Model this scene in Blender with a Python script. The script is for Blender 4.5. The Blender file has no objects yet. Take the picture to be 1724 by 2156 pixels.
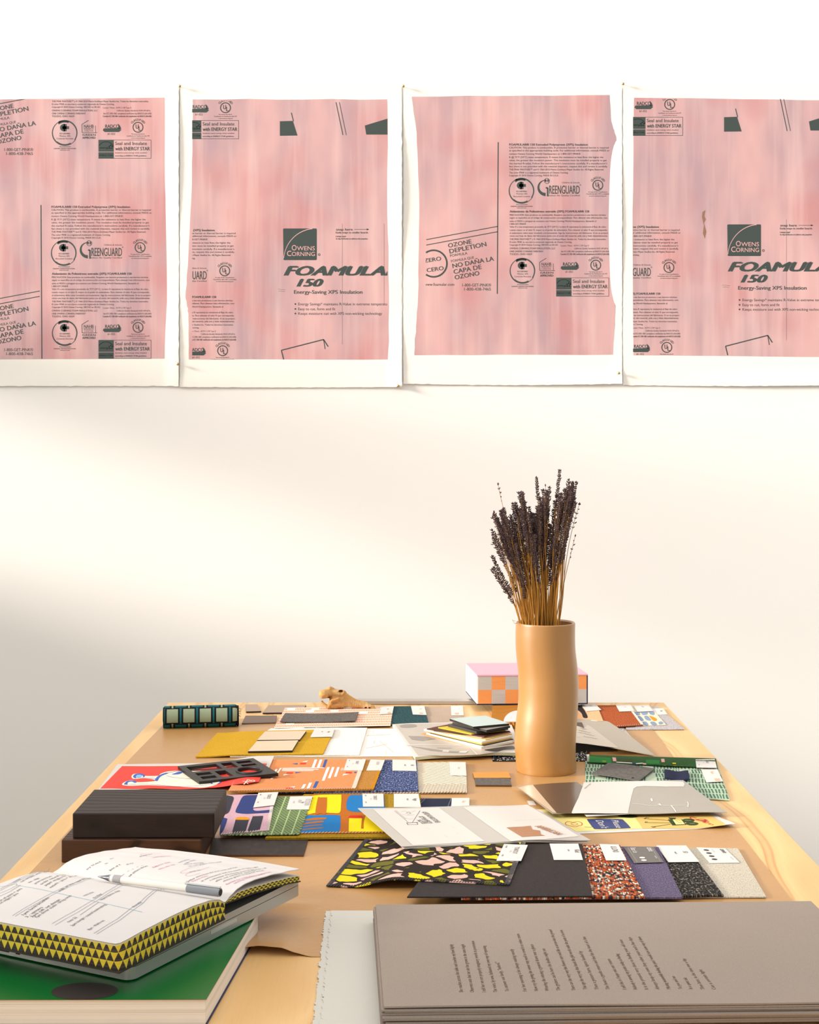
import bpy, bmesh, math, random
from mathutils import Vector, Matrix, noise
from mathutils.geometry import tessellate_polygon
R = random.Random(7)
SC = bpy.context.scene
COL = SC.collection
PI = math.pi

# ------------------------------------------------------------------ camera, world, lights, exposure
F, HX, HY = 3100.0, 876.0, 930.0        # focal length in pixels, vanishing point of the table's long edges
CZ, TZ, DW = 1.394, 0.75, 4.10          # lens height, table-top height, distance of the back wall
cam = bpy.data.cameras.new('camera'); camo = bpy.data.objects.new('camera', cam); COL.objects.link(camo)
camo.location = (0, 0, CZ); camo.rotation_euler = (PI/2, 0, 0)
cam.sensor_fit = 'VERTICAL'; cam.sensor_height = 36; cam.lens = 36*F/2156
cam.shift_x = (862-HX)/2156; cam.shift_y = (HY-1078)/2156
cam.clip_start = .05
SC.camera = camo
SC.view_settings.view_transform = 'Standard'; SC.view_settings.look = 'None'
SC.view_settings.gamma = 1; SC.view_settings.use_curve_mapping = False
SC.view_settings.exposure = 0.06
wd = bpy.data.worlds.new('daylight'); SC.world = wd; wd.use_nodes = True
# daylight: a bright overhead sky, dimmer towards the horizon and a little stronger on the window side
_t = wd.node_tree; _bg = _t.nodes['Background']; _bg.inputs[0].default_value = (1.0, .98, .955, 1)
_tc = _t.nodes.new('ShaderNodeTexCoord'); _sx = _t.nodes.new('ShaderNodeSeparateXYZ'); _t.links.new(_tc.outputs['Generated'], _sx.inputs[0])
def _mad(sock, k, add):
    m = _t.nodes.new('ShaderNodeMath'); m.operation = 'MAXIMUM'; _t.links.new(sock, m.inputs[0]); m.inputs[1].default_value = 0
    n = _t.nodes.new('ShaderNodeMath'); n.operation = 'MULTIPLY_ADD'; _t.links.new(m.outputs[0], n.inputs[0]); n.inputs[1].default_value = k
    if hasattr(add, 'is_linked'): _t.links.new(add, n.inputs[2])
    else: n.inputs[2].default_value = add
    return n.outputs[0]
_neg = _t.nodes.new('ShaderNodeMath'); _neg.operation = 'MULTIPLY'; _t.links.new(_sx.outputs[0], _neg.inputs[0]); _neg.inputs[1].default_value = -1
_t.links.new(_mad(_neg.outputs[0], 1.5, _mad(_sx.outputs[2], 1.0, .42)), _bg.inputs[1])
SUN_AZ, SUN_EL = math.radians(13), math.radians(14.5)
sd = bpy.data.lights.new('sun', 'SUN'); sd.energy = 6.8; sd.angle = math.radians(11); sd.color = (1, .935, .84)
so = bpy.data.objects.new('sun', sd); COL.objects.link(so)
dvec = Vector((math.cos(SUN_EL)*math.cos(SUN_AZ), math.cos(SUN_EL)*math.sin(SUN_AZ), -math.sin(SUN_EL)))
so.rotation_euler = dvec.to_track_quat('-Z', 'Y').to_euler(); so.location = (-6, 1, 4)

# ------------------------------------------------------------------ helpers
def T(px, py, z=0.0):
    Y = F*(CZ-TZ-z)/(py-HY)
    return Vector(((px-HX)*Y/F, Y, TZ+z))
def W(px, py, off=0.0):
    return Vector(((px-HX)*DW/F, DW-off, CZ-(py-HY)*DW/F))
WPX = DW/F
def lin(r, g, b, k=1.0):
    def f(c):
        c /= 255.0
        return (c/12.92 if c <= .04045 else ((c+.055)/1.055)**2.4)*k
    return (f(r), f(g), f(b), 1.0)
def smooth(a, b, x):
    t = min(1, max(0, (x-a)/(b-a))); return t*t*(3-2*t)
def catmull(pts, n=6, closed=True):
    out = []; L = len(pts)
    for i in range(L if closed else L-1):
        g = lambda k: Vector(pts[k % L] if closed else pts[min(max(k, 0), L-1)])
        p0, p1, p2, p3 = g(i-1), g(i), g(i+1), g(i+2)
        for k in range(n):
            t = k/n
            out.append(.5*((2*p1)+(p2-p0)*t+(2*p0-5*p1+4*p2-p3)*t*t+(3*p1-p0-3*p2+p3)*t**3))
    if not closed: out.append(Vector(pts[-1]))
    return out

class N:
    """small node-graph writer"""
    def __init__(s, name):
        s.m = bpy.data.materials.new(name); s.m.use_nodes = True; s.t = s.m.node_tree
        s.b = s.t.nodes['Principled BSDF']; s.tc = None
    def new(s, typ, out=0, props=None, **kw):
        n = s.t.nodes.new('ShaderNode'+typ)
        for k, v in (props or {}).items(): setattr(n, k, v)
        for k, v in kw.items():
            i = n.inputs[int(k[1:])] if k[0] == '_' else n.inputs[k.replace('_', ' ')]
            s.put(i, v)
        return n.outputs[out]
    def put(s, i, v):
        if hasattr(v, 'is_linked'): s.t.links.new(v, i)
        elif isinstance(v, (tuple, list)) and i.type == 'VECTOR': i.default_value = v[:3]
        else: i.default_value = v
    def uv(s):
        return s.new('UVMap')
    def obj(s):
        return s.new('TexCoord', 3)
    def map(s, v, scale=(1, 1, 1), rot=(0, 0, 0), loc=(0, 0, 0)):
        return s.new('Mapping', Vector=v, Scale=scale, Rotation=rot, Location=loc)
    def noise(s, v, scale, detail=3, rough=.55, dist=0, out=0):
        return s.new('TexNoise', out, Vector=v, Scale=scale, Detail=detail, Roughness=rough, Distortion=dist)
    def vor(s, v, scale, out=0, feature='F1', rnd=1.0):
        return s.new('TexVoronoi', out, {'feature': feature}, Vector=v, Scale=scale, Randomness=rnd)
    def math(s, op, a, b=0.0, c=0.0):
        n = s.t.nodes.new('ShaderNodeMath'); n.operation = op
        for i, v in enumerate((a, b, c)): s.put(n.inputs[i], v)
        return n.outputs[0]
    def mix(s, f, a, b, mode='MIX'):
        n = s.t.nodes.new('ShaderNodeMix'); n.data_type = 'RGBA'; n.blend_type = mode
        s.put(n.inputs[0], f); s.put(n.inputs[6], a); s.put(n.inputs[7], b)
        return n.outputs[2]
    def ramp(s, f, stops, interp='LINEAR'):
        n = s.t.nodes.new('ShaderNodeValToRGB'); n.color_ramp.interpolation = interp
        e = n.color_ramp.elements
        while len(e) < len(stops): e.new(.5)
        for i, (p, c) in enumerate(stops):
            e[i].position = p; e[i].color = c if len(c) == 4 else (*c, 1)
        s.put(n.inputs[0], f); return n.outputs[0]
    def step(s, f, a, b):
        return s.new('MapRange', 0, Value=f, From_Min=a, From_Max=b)
    def xyz(s, v):
        n = s.t.nodes.new('ShaderNodeSeparateXYZ'); s.t.links.new(v, n.inputs[0]); return n.outputs
    def bump(s, h, strength=.3, dist=.001):
        s.t.links.new(s.new('Bump', 0, Height=h, Strength=strength, Distance=dist), s.b.inputs['Normal'])
    def done(s, color, rough=.6, spec=.4, **kw):
        s.put(s.b.inputs['Base Color'], color); s.put(s.b.inputs['Roughness'], rough)
        s.put(s.b.inputs['Specular IOR Level'], spec)
        for k, v in kw.items(): s.put(s.b.inputs[k.replace('_', ' ')], v)
        return s.m
_pm = {}
def plain(name, rgb, rough=.6, spec=.4, var=.06, scale=60, **kw):
    """flat colour with a faint procedural mottle"""
    if name in _pm: return _pm[name]
    n = N(name); f = n.noise(n.obj(), scale)
    c = lin(*rgb)
    col = n.mix(f, tuple(x*(1-var) for x in c[:3])+(1,), tuple(min(1, x*(1+var)) for x in c[:3])+(1,))
    _pm[name] = n.done(col, rough, spec, **kw); return _pm[name]

_gl = {}
def glyph(s, shear=0.0, bold=0.0, space=1.0):
    k = (s, shear, space)
    if k not in _gl:
        cu = bpy.data.curves.new('type', 'FONT'); cu.body = s; cu.size = 1; cu.resolution_u = 3
        cu.shear = shear; cu.space_character = space
        ob = bpy.data.objects.new('type', cu)
        me = bpy.data.meshes.new_from_object(ob)
        vs = [(v.co.x, v.co.y) for v in me.vertices]; fs = [tuple(p.vertices) for p in me.polygons]
        bpy.data.objects.remove(ob); bpy.data.meshes.remove(me); bpy.data.curves.remove(cu)
        xs = [v[0] for v in vs] or [0, 1]
        _gl[k] = (vs, fs, min(xs), max(xs))
    return _gl[k]
CAP = max(v[1] for v in glyph('H')[0])

class MB:
    def __init__(s): s.v = []; s.f = []; s.m = []; s.uv = {}
    def add(s, vs, fs, mat=0, uvs=None):
        o = len(s.v); s.v += [Vector(v) for v in vs]
        for f in fs: s.f.append(tuple(i+o for i in f)); s.m.append(mat)
        if uvs:
            for i, u in enumerate(uvs): s.uv[o+i] = u
        return s
    def quad(s, a, b, c, d, mat=0): return s.add([a, b, c, d], [(0, 1, 2, 3)], mat)
    def grid(s, fn, nu, nv, mat=0, uvs=None):
        vs = [fn(i/nu, j/nv) for j in range(nv+1) for i in range(nu+1)]
        fs = [(j*(nu+1)+i, j*(nu+1)+i+1, (j+1)*(nu+1)+i+1, (j+1)*(nu+1)+i) for j in range(nv) for i in range(nu)]
        if uvs: uvs = [(i/nu*uvs[0], j/nv*uvs[1]) for j in range(nv+1) for i in range(nu+1)]
        return s.add(vs, fs, mat, uvs)
    def slab(s, fn, th, nu, nv, mt=0, ms=0, uvs=None, down=Vector((0, 0, -1))):
        s.grid(fn, nu, nv, mt, uvs)
        bot = lambda u, v: fn(u, v)+down*th
        s.grid(lambda u, v: bot(1-u, v), nu, nv, ms, uvs)
        su, sv = uvs or (1, 1)
        for e, n, L in ((lambda t: (t, 0), nu, su), (lambda t: (1, t), nv, sv), (lambda t: (1-t, 1), nu, su), (lambda t: (0, 1-t), nv, sv)):
            s.grid(lambda t, w: (fn if w > .5 else bot)(*e(t)), n, 1, ms, (L, .003) if uvs else None)
        return s
    def box(s, c, size, mat=0, rz=0.0, ax=None):
        c = Vector(c); h = [x/2 for x in size]
        M = Matrix.Rotation(rz, 3, 'Z') if ax is None else ax
        vs = [c+M @ Vector((x*h[0], y*h[1], z*h[2])) for z in (-1, 1) for y in (-1, 1) for x in (-1, 1)]
        return s.add(vs, [(0, 2, 3, 1), (4, 5, 7, 6), (0, 1, 5, 4), (2, 6, 7, 3), (0, 4, 6, 2), (1, 3, 7, 5)], mat)
    def prism(s, loops, up, mat=0, ms=None):
        """loops: outer + hole outlines (3-D, coplanar top), extruded down by -up"""
        ms = mat if ms is None else ms; up = Vector(up)
        flat = [Vector(p) for lp in loops for p in lp]; n = len(flat)
        tri = tessellate_polygon([[Vector(p) for p in lp] for lp in loops])
        nrm = sum(((flat[b]-flat[a]).cross(flat[c]-flat[a]) for a, b, c in tri), Vector())
        if nrm.dot(up) < 0: tri = [t[::-1] for t in tri]
        s.add(flat, tri, mat); s.add([p-up for p in flat], [t[::-1] for t in tri], ms)
        o = 0
        for lp in loops:
            k = len(lp); vs = [Vector(p) for p in lp]+[Vector(p)-up for p in lp]
            s.add(vs, [(i, i+k, (i+1) % k+k, (i+1) % k) for i in range(k)], ms); o += k
        return s
    def ink(s, loops, fn, mat=0, maxe=None):
        """flat printed shape: 2-D outlines put on a surface by fn"""
        loops = [[Vector((p[0], p[1], 0)) for p in lp] for lp in loops]
        pts = [p for lp in loops for p in lp]
        tri = tessellate_polygon(loops)
        tri = [t if (pts[t[1]]-pts[t[0]]).cross(pts[t[2]]-pts[t[0]]).z > 0 else t[::-1] for t in tri]
        if maxe:
            for _ in range(5):
                if max(((pts[t[i]]-pts[t[i-1]]).length for t in tri for i in range(3)), default=0) < maxe: break
                mid = {}; nt = []
                def md(a, b):
                    k = (min(a, b), max(a, b))
                    if k not in mid: pts.append((pts[a]+pts[b])/2); mid[k] = len(pts)-1
                    return mid[k]
                for a, b, c in tri:
                    ab, bc, ca = md(a, b), md(b, c), md(c, a)
                    nt += [(a, ab, ca), (ab, b, bc), (ca, bc, c), (ab, bc, ca)]
                tri = nt
        return s.add([fn(p.x, p.y) for p in pts], tri, mat)
    def tube(s, pts, r, mat=0, n=6, cap=True):
        pts = [Vector(p) for p in pts]; L = len(pts); rs = r if isinstance(r, (list, tuple)) else [r]*L
        vs = []; ref = Vector((0, 0, 1))
        for i, p in enumerate(pts):
            d = (pts[min(i+1, L-1)]-pts[max(i-1, 0)]).normalized()
            a = d.cross(ref if abs(d.z) < .9 else Vector((1, 0, 0))).normalized(); b = d.cross(a)
            vs += [p+(a*math.cos(2*PI*k/n)+b*math.sin(2*PI*k/n))*rs[i] for k in range(n)]
        fs = [(i*n+k, i*n+(k+1) % n, (i+1)*n+(k+1) % n, (i+1)*n+k) for i in range(L-1) for k in range(n)]
        if cap: fs += [tuple(range(n))[::-1], tuple((L-1)*n+k for k in range(n))]
        return s.add(vs, fs, mat)
    def lathe(s, rings, n=48, mat=0, uvs=None):
        """rings: (centre, radius) from bottom to top"""
        vs = [Vector(c)+Vector((math.cos(2*PI*k/n)*r, math.sin(2*PI*k/n)*r, 0)) for c, r in rings for k in range(n)]
        fs = [(i*n+k, i*n+(k+1) % n, (i+1)*n+(k+1) % n, (i+1)*n+k) for i in range(len(rings)-1) for k in range(n)]
        return s.add(vs, fs, mat)
    def text(s, t, p, ex, ey, h, w=None, mat=0, shear=0, bold=0, space=1.0, align=0.0, surf=None):
        vs, fs, x0, x1 = glyph(t, shear, 0, space)
        if not vs: return s
        ex, ey, p = Vector(ex), Vector(ey), Vector(p)
        sy = h/CAP; sx = sy if w is None else w/max(1e-6, x1-x0)
        W_ = (x1-x0)*sx
        q = [p+ex*((v[0]-x0)*sx-align*W_)+ey*(v[1]*sy) for v in vs]
        up = ex.cross(ey)
        for k in range(1+(2 if bold > .018 else 1 if bold > 0 else 0)):   # heavier type: the glyph printed again, slightly offset
            o = ex*(k*bold*.9*sy)+ey*((k % 2)*bold*.4*sy)+up*(k*.00003)
            s.add([(surf(a+o)+up*(k*.00003) if surf else a+o) for a in q], fs, mat)
        return s
    def build(s, name, mats, parent=None, origin=None, smooth=None, bevel=None):
        me = bpy.data.meshes.new(name)
        if parent is not None: og = Vector(parent['_o'])
        elif origin is not None: og = Vector(origin)
        else:
            xs, ys, zs = ([v[i] for v in s.v] for i in range(3))
            og = Vector(((min(xs)+max(xs))/2, (min(ys)+max(ys))/2, min(zs)))
        me.from_pydata([v-og for v in s.v], [], s.f)
        for m in (mats if isinstance(mats, (list, tuple)) else [mats]): me.materials.append(m)
        me.polygons.foreach_set('material_index', s.m)
        if s.uv:
            ul = me.uv_layers.new(name='UVMap')
            for lp in me.loops: ul.data[lp.index].uv = s.uv.get(lp.vertex_index, (0, 0))
        if smooth is not None:
            me.polygons.foreach_set('use_smooth', [True]*len(me.polygons))
            me.set_sharp_from_angle(angle=math.radians(smooth))
        me.update()
        o = bpy.data.objects.new(name, me); COL.objects.link(o)
        if parent is not None: o.parent = parent
        else: o.location = og
        o['_o'] = tuple(og)
        if bevel:
            w, sg = bevel; b = o.modifiers.new('soft edges', 'BEVEL'); b.width = w; b.segments = sg; b.limit_method = 'ANGLE'
        return o
def tag(o, label, cat, group=None):
    o['label'] = label; o['category'] = cat
    if group: o['group'] = group
    return o
def empty(name, loc, label, cat, group=None):
    o = bpy.data.objects.new(name, None); COL.objects.link(o); o.location = loc; o['_o'] = tuple(loc)
    o.empty_display_size = .02
    return tag(o, label, cat, group)
def struct(o): o['kind'] = 'structure'; return o
EX, EY, EZ = Vector((1, 0, 0)), Vector((0, 1, 0)), Vector((0, 0, 1))

# ------------------------------------------------------------------ the room
def wall_paint():
    n = N('warm white wall paint'); v = n.obj()
    f = n.noise(v, 1.4, 4); g = n.noise(v, 90, 3)
    n.bump(g, .08, .002)
    return n.done(n.mix(f, lin(243, 240, 234), lin(247, 244, 239)), .75, .25)
M_wall = wall_paint()
def floor_mat():
    n = N('grey concrete floor'); f = n.noise(n.obj(), 3, 6)
    return n.done(n.mix(f, lin(150, 142, 132), lin(172, 164, 152)), .5)
RX0, RX1, RY0, RH = -2.4, 2.5, -.6, 4.2
b = MB(); b.box(((RX0+RX1)/2, (RY0+DW)/2, -.05), (RX1-RX0+.4, DW-RY0+.4, .1)); struct(b.build('floor', floor_mat()))
b = MB(); b.box(((RX0+RX1)/2, DW+.06, RH/2), (RX1-RX0+.4, .12, RH)); struct(b.build('wall_back', M_wall))
# unseen left wall; its window opening and rail are shaped to mask the sun
WY0, WY1, WZ0, WZ1 = 1.3, 4.04, 1.29, 4.1
b = MB()
def lw(y0, y1, z0, z1): b.box((RX0-.06, (y0+y1)/2, (z0+z1)/2), (.12, y1-y0, z1-z0))
lw(RY0, WY0, 0, RH); lw(WY1, DW, 0, RH); lw(WY0, WY1, 0, WZ0); lw(WY0, WY1, WZ1, RH); lw(WY0, WY1, 1.84, 2.02)
struct(b.build('wall_left', M_wall))
M_trim = plain('white window paint', (235, 232, 225), .4)
b = MB()
for y0, y1, z0, z1 in ((WY0, WY1, WZ0, WZ0+.04), (WY0, WY1, WZ1-.04, WZ1), (WY0, WY0+.04, WZ0, WZ1), (WY1-.04, WY1, WZ0, WZ1)):
    b.box((RX0-.06, (y0+y1)/2, (z0+z1)/2), (.06, y1-y0, z1-z0))
struct(b.build('window_1', M_trim))

# ------------------------------------------------------------------ the table
def plywood():
    n = N('pine plywood'); v = n.obj()
    d = n.noise(n.map(v, (1.5, .5, 1)), 2.2, 2, out=1)
    vv = n.new('VectorMath', 0, {'operation': 'ADD'}, _0=n.map(v, (1, .16, 1)), _1=n.new('VectorMath', 0, {'operation': 'SCALE'}, _0=d, Scale=.34))
    w = n.new('TexWave', 0, {'wave_type': 'BANDS', 'bands_direction': 'X'}, Vector=vv, Scale=2.9, Distortion=1.5, Detail=2.0, Detail_Scale=1.6)
    fine = n.noise(n.map(v, (1, .05, 1)), 260, 3)
    blot = n.noise(n.map(v, (1, .4, 1)), 6, 4)
    c = n.ramp(w, [(0, lin(212, 168, 108)), (.55, lin(224, 185, 126)), (.86, lin(222, 178, 116)), (.94, lin(192, 136, 78)), (1, lin(214, 168, 108))])
    c = n.mix(n.math('MULTIPLY', n.step(blot, .3, .7), .6), c, lin(226, 190, 134))
    c = n.mix(n.math('MULTIPLY', n.step(fine, .5, .75), .18), c, lin(190, 140, 84))
    n.bump(fine, .1, .0005)
    return n.done(c, .42, .45)
M_ply = plywood()
TX, TY0, TY1 = .611, 1.20, 3.636
t = empty('work_table', (0, (TY0+TY1)/2, 0), 'long pale plywood work table covered with fabric samples and books', 'table')
b = MB(); b.box((0, (TY0+TY1)/2, TZ-.009), (2*TX, TY1-TY0, .018)); b.build('tabletop', M_ply, t, bevel=(.0012, 2))
M_leg = plain('pine leg wood', (205, 165, 112), .5)
for sx in (-1, 1):
    for y in (TY0+.12, TY1-.12):
        b = MB(); b.box((sx*.52, y, (TZ-.018)/2), (.07, .07, TZ-.018)); b.build('leg', M_leg, t)
b = MB()
for sx in (-1, 1): b.box((sx*.52, (TY0+TY1)/2, TZ-.068), (.03, TY1-TY0-.24-.07, .1))
for y in (TY0+.12, TY1-.12): b.box((0, y, TZ-.068), (.97, .03, .1))
b.build('apron', M_leg, t)

# kraft paper runner, torn along its near edge
def kraft():
    n = N('brown kraft paper'); v = n.obj()
    f = n.noise(v, 6, 5); g = n.noise(n.map(v, (1, .3, 1)), 420, 2); h = n.noise(v, 9, 5, .6, .6)
    c = n.mix(f, lin(172, 126, 74), lin(188, 144, 88))
    c = n.mix(n.math('MULTIPLY', n.step(g, .45, .8), .25), c, lin(164, 120, 74))
    n.bump(h, .35, .006)
    return n.done(c, .38, .55)
M_kraft = kraft()
KX0, KX1, KY0, KY1 = -.578, .527, 1.845, 3.42
def kz(X, Y):
    z = .0006+0.0002*(1+noise.noise(Vector((X*5, Y*5, 3))))
    near = smooth(KY0+.10, KY0, Y)
    k = smooth(-.30, -.22, X)*smooth(-.125, -.17, X)
    z += near*k*(.004+.007*smooth(-.13, -.18, X)*smooth(-.26, -.2, X))
    z += k*.004*math.exp(-((Y-2.045-.02*X)/.012)**2)
    return z
def kfn(u, v):
    X = KX0+(KX1-KX0)*u
    y0 = KY0+.006*math.sin(X*17)+.004*noise.noise(Vector((X*60, 0, 0)))
    Y = y0+(KY1-y0)*v**1.3
    X += .003*math.sin(Y*6)
    return Vector((X, Y, TZ+kz(X, Y)))
b = MB(); b.slab(kfn, .0004, 150, 110, 0, 0)
tag(b.build('kraft_paper_sheet', M_kraft, smooth=60), 'brown kraft paper sheet spread over the plywood table, torn along its near edge', 'paper')

# ------------------------------------------------------------------ four printed sheets pinned to the wall
M_rag = plain('white rag paper', (246, 242, 233), .8, .2, .015, 30)
M_ink = plain('grey green printing ink', (66, 76, 72), .6, .3, .08, 500)
M_stain = plain('brown glue stain', (150, 110, 88), .6, .3, .1, 300)
def pink_mat(seed):
    n = N('rolled pink ink'); v = n.map(n.obj(), loc=(seed*3.1, 0, seed*1.7))
    a = n.noise(n.map(v, (4, 1, 1.5)), 1.5, 3); s = n.noise(n.map(v, (11, 1, .7)), 2.2, 3); g = n.noise(v, 900, 2); r = n.noise(n.map(v, (2.4, 1, 2.2)), 1.8, 2)
    c = n.mix(n.step(a, .36, .62), lin(216, 170, 167), lin(178, 146, 152))
    c = n.mix(n.math('MULTIPLY', n.step(r, .48, .66), .75), c, lin(196, 130, 130))
    c = n.mix(n.math('MULTIPLY', n.step(s, .46, .68), .35), c, lin(238, 204, 198))
    c = n.mix(n.math('MULTIPLY', g, .14), c, lin(240, 200, 196))
    return n.done(c, .6, .3)
EN = ["CAUTION: This product is combustible. A protective barrier or thermal barrier is required",
 "as specified in the appropriate building code. For additional information, consult MSDS or",
 "contact Owens Corning World Headquarters at 1-800-GET-PINK®",
 "R @ 75°F (24°C) mean temperature. R means the resistance to heat flow; the higher the",
 "value, the greater the insulation power. This insulation must be installed properly to get",
 "the marked R-value. Follow the manufacturer's instructions carefully. If a manufacturer's",
 "fact sheet is not provided with the material shipment, request this and review it carefully.",
 "THE PINK PANTHER™ and © 1964-2010 Metro-Goldwyn-Mayer Studios Inc. All Rights Reserved.",
 "The color PINK is a registered trademark of Owens Corning.",
 "Copyright © 2010 Owens Corning. MADE IN U.S.A."]
ENX = [318, 320, 259, 307, 314, 315, 316, 308, 233, 213]; ENY = [442.5, 448.5, 455.5, 462.5, 469, 475.7, 482, 488.5, 495, 501]
ES = ["PRECAUCIÓN: Este producto es combustible. Requiere una barrera protectora o una barrera térmica",
 "según se especifica en el código de construcción correspondiente. Para obtener más información, con-",
 "sulte el MSDS o póngase en contacto con Owens Corning World Headquarters, llamando al",
 "1-800-GET-PINK®",
 "Valor R a una temperatura promedio de 75°F (24°C). La letra R representa la resistencia al flujo de calor;",
 "cuanto mayor es el valor R, mayor es el poder de aislamiento. Para obtener el valor R que corresponde,",
 "el aislamiento debe estar instalado correctamente. Siga las instrucciones del fabricante. Si no se propor-",
 "ciona una hoja de datos del fabricante junto con el envío del material, pida una y léala detenidamente.",
 "THE PINK PANTHER™ y © 1964-2010 Metro-Goldwyn-Mayer Studios Inc. Todos los derechos reservados.",
 "El color PINK es una marca comercial registrada de Owens Corning.",
 "Copyright © 2010 Owens Corning. HECHO en EE.UU.",
 "OWENS CORNING FOAM INSULATION, LLC", "ONE OWENS CORNING PARKWAY", "TOLEDO, OHIO 43659"]
ESX = [312, 316, 292, 144, 313, 315, 318, 316, 313, 241, 212, 206, 181, 157]
ESY = [584, 590, 597, 603, 609, 615.6, 622, 628, 635, 641, 647, 654.3, 660.6, 666.4]
class Print:
    """writes on the wall plane in a sheet-layout frame shifted by (ox, oy)"""
    def __init__(s, lift): s.b = MB(); s.lift = lift; s.ox = s.oy = 0
    def at(s, x, y): return W(x+s.ox, y+s.oy, s.lift)
    def t(s, txt, x0, y, h, x1=None, mat=0, ang=0.0, **k):
        a = math.radians(ang); ex = Vector((math.cos(a), 0, math.sin(a))); ey = Vector((-math.sin(a), 0, math.cos(a)))
        s.b.text(txt, s.at(x0, y+h/2), ex, ey, h*WPX, None if x1 is None else (x1-x0)*WPX/max(.2, math.cos(a)), mat, **k)
    def poly(s, *loops, mat=0): s.b.ink(loops, s.at, mat)
    def rect(s, x0, y0, x1, y1, mat=0): s.poly([(x0, y0), (x1, y0), (x1, y1), (x0, y1)], mat=mat)
    def line(s, pts, w=1.0, mat=0):
        for (x0, y0), (x1, y1) in zip(pts, pts[1:]):
            L = math.hypot(x1-x0, y1-y0) or 1; nx, ny = -(y1-y0)/L*w/2, (x1-x0)/L*w/2
            s.poly([(x0+nx, y0+ny), (x1+nx, y1+ny), (x1-nx, y1-ny), (x0-nx, y0-ny)], mat=mat)
    def arc(s, cx, cy, r, a0, a1, w, w1=None, n=28, mat=0):
        w1 = w if w1 is None else w1; o, i = [], []
        for k in range(n+1):
            f = k/n; a = math.radians(a0+(a1-a0)*f); ww = w+(w1-w)*f
            o.append((cx+math.cos(a)*(r+ww/2), cy-math.sin(a)*(r+ww/2))); i.append((cx+math.cos(a)*(r-ww/2), cy-math.sin(a)*(r-ww/2)))
        for k in range(n): s.poly([o[k], o[k+1], i[k+1], i[k]], mat=mat)
    def recycled(s, cx, cy, es):
        s.arc(cx, cy, 25.5, 120, -35, 3.6, 2); s.arc(cx, cy, 25.5, -60, -132, 3.6); s.arc(cx, cy, 26, -132, -250, 2.6, 1)
        s.arc(cx, cy, 23.5, 125, 70, 3.5); s.arc(cx, cy, 26.5, -30, -60, 1)
        s.poly([(cx-1+9*math.cos(a*PI/9), cy-11+8*math.sin(a*PI/9)) for a in range(4, 15)])
        s.rect(cx-2, cy-18.5, cx+4, cy-3.5); s.rect(cx-5, cy-14, cx+9, cy-8)
        s.t('SCS CERTIFIED', cx-11, cy+1.5, 2.6, cx+11, bold=.02); s.t('Mínimo 20%' if es else 'Minimum 20%', cx-11, cy+6.5, 3, cx+12)
        s.t('Contenido Reciclado' if es else 'Recycled Content', cx-17, cy+12, 3, cx+18)
        s.t('Preconsumidor' if es else 'Pre-consumer', cx-11, cy+29, 2.2, cx+13, bold=.02)
        s.t('SCIENTIFIC CERTIFICATION SYSTEMS', cx-23, cy+33, 2, cx+23, bold=.02); s.t('www.scs1.com', cx-10, cy+36, 2, cx+10, bold=.02)
    def ul(s, cx, cy, es):
        s.arc(cx, cy, 10.4, 0, 360, 2); s.t('U', cx-5, cy-1.5, 9, cx+.5, bold=.02); s.t('L', cx+1.2, cy+2.5, 9, cx+6, bold=.02)
        for k, ch in enumerate('CLASSIFIED'):
            a = math.radians(142-k*104/9); p = (cx+14*math.cos(a), cy-14*math.sin(a)); th = a-PI/2
            s.b.text(ch, s.at(*p), (math.cos(th), 0, math.sin(th)), (-math.sin(th), 0, math.cos(th)), 4.2*WPX, None, 0, bold=.02, align=.5)
        L = (('Para conocer más visite UL', 14), ('Certificado de Clasificación #U-197', 24), ('o www.owenscorning.com', 15)) if es else \
            (('A copy of UL Classification', 20), ('Certificate #U-197 is available', 24), ('at www.owenscorning.com', 18))
        for k, (q, w) in enumerate(L): s.t(q, cx-w, cy+14+k*4.2, 2.3, cx+w, bold=.015)
    def info(s, ox, oy, left=True):
        s.ox, s.oy = ox, oy
        s.t('FOAMULAR® 150 Extruded Polystyrene (XPS) Insulation', 109, 436, 4.4, 274, bold=.03)
        for q, x, y in zip(EN, ENX, ENY): s.t(q, 109, y, 3.5, x, bold=.008)
        s.recycled(135, 533, 0); s.ul(295.4, 521.6, 0)
        s.arc(185.5, 526, 15, 85, 270, .8, 7); s.line([(190, 545), (190, 527), (186, 527)], 3); s.arc(188.5, 512.5, 5.4, 0, 360, 1)
        s.poly([(185, 509), (188, 511), (187, 515), (184, 514)]); s.poly([(190, 508), (193, 511), (191, 516), (189, 513)])
        s.t('Children & Schools', 220, 516, 3, 257); s.t('REENGUARD', 193, 531, 17, 257, bold=.012); s.t('®', 257, 521, 3)
        s.t('Indoor Air Quality Certified', 192, 543, 3.2, 257)
        s.t('Aislamiento de Poliestireno extruido (XPS) FOAMULAR® 150', 110, 576.6, 4.4, 277, bold=.03)
        for k, (q, x, y) in enumerate(zip(ES, ESX, ESY)): s.t(q, 110, y, 3.6 if k > 10 else 3.3, x, bold=.012)
        s.t('Cumple / Meets:  ASTM C 578 Type X', 217, 648.5, 3, 277); s.t('California Quality Standards HUD UM #71a', 246, 654.5, 3, 317, bold=.012)
        s.t('See ICC-ESR-1061 compliance verification by RADCO (AA-650)', 218, 660.6, 3.2, 319, bold=.012)
        s.t('Consulte ICC ESR-1061 verificación del cumplimiento de RADCO (AA-650)', 217, 666.4, 3.2, 319, bold=.02)
        s.recycled(137, 701.4, 1); s.ul(291, 689.6, 1)
        s.line([(187, 675), (173, 683.5), (173.5, 701), (205, 701)], 1); s.line([(201.5, 686), (202, 701)], .8)
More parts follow.
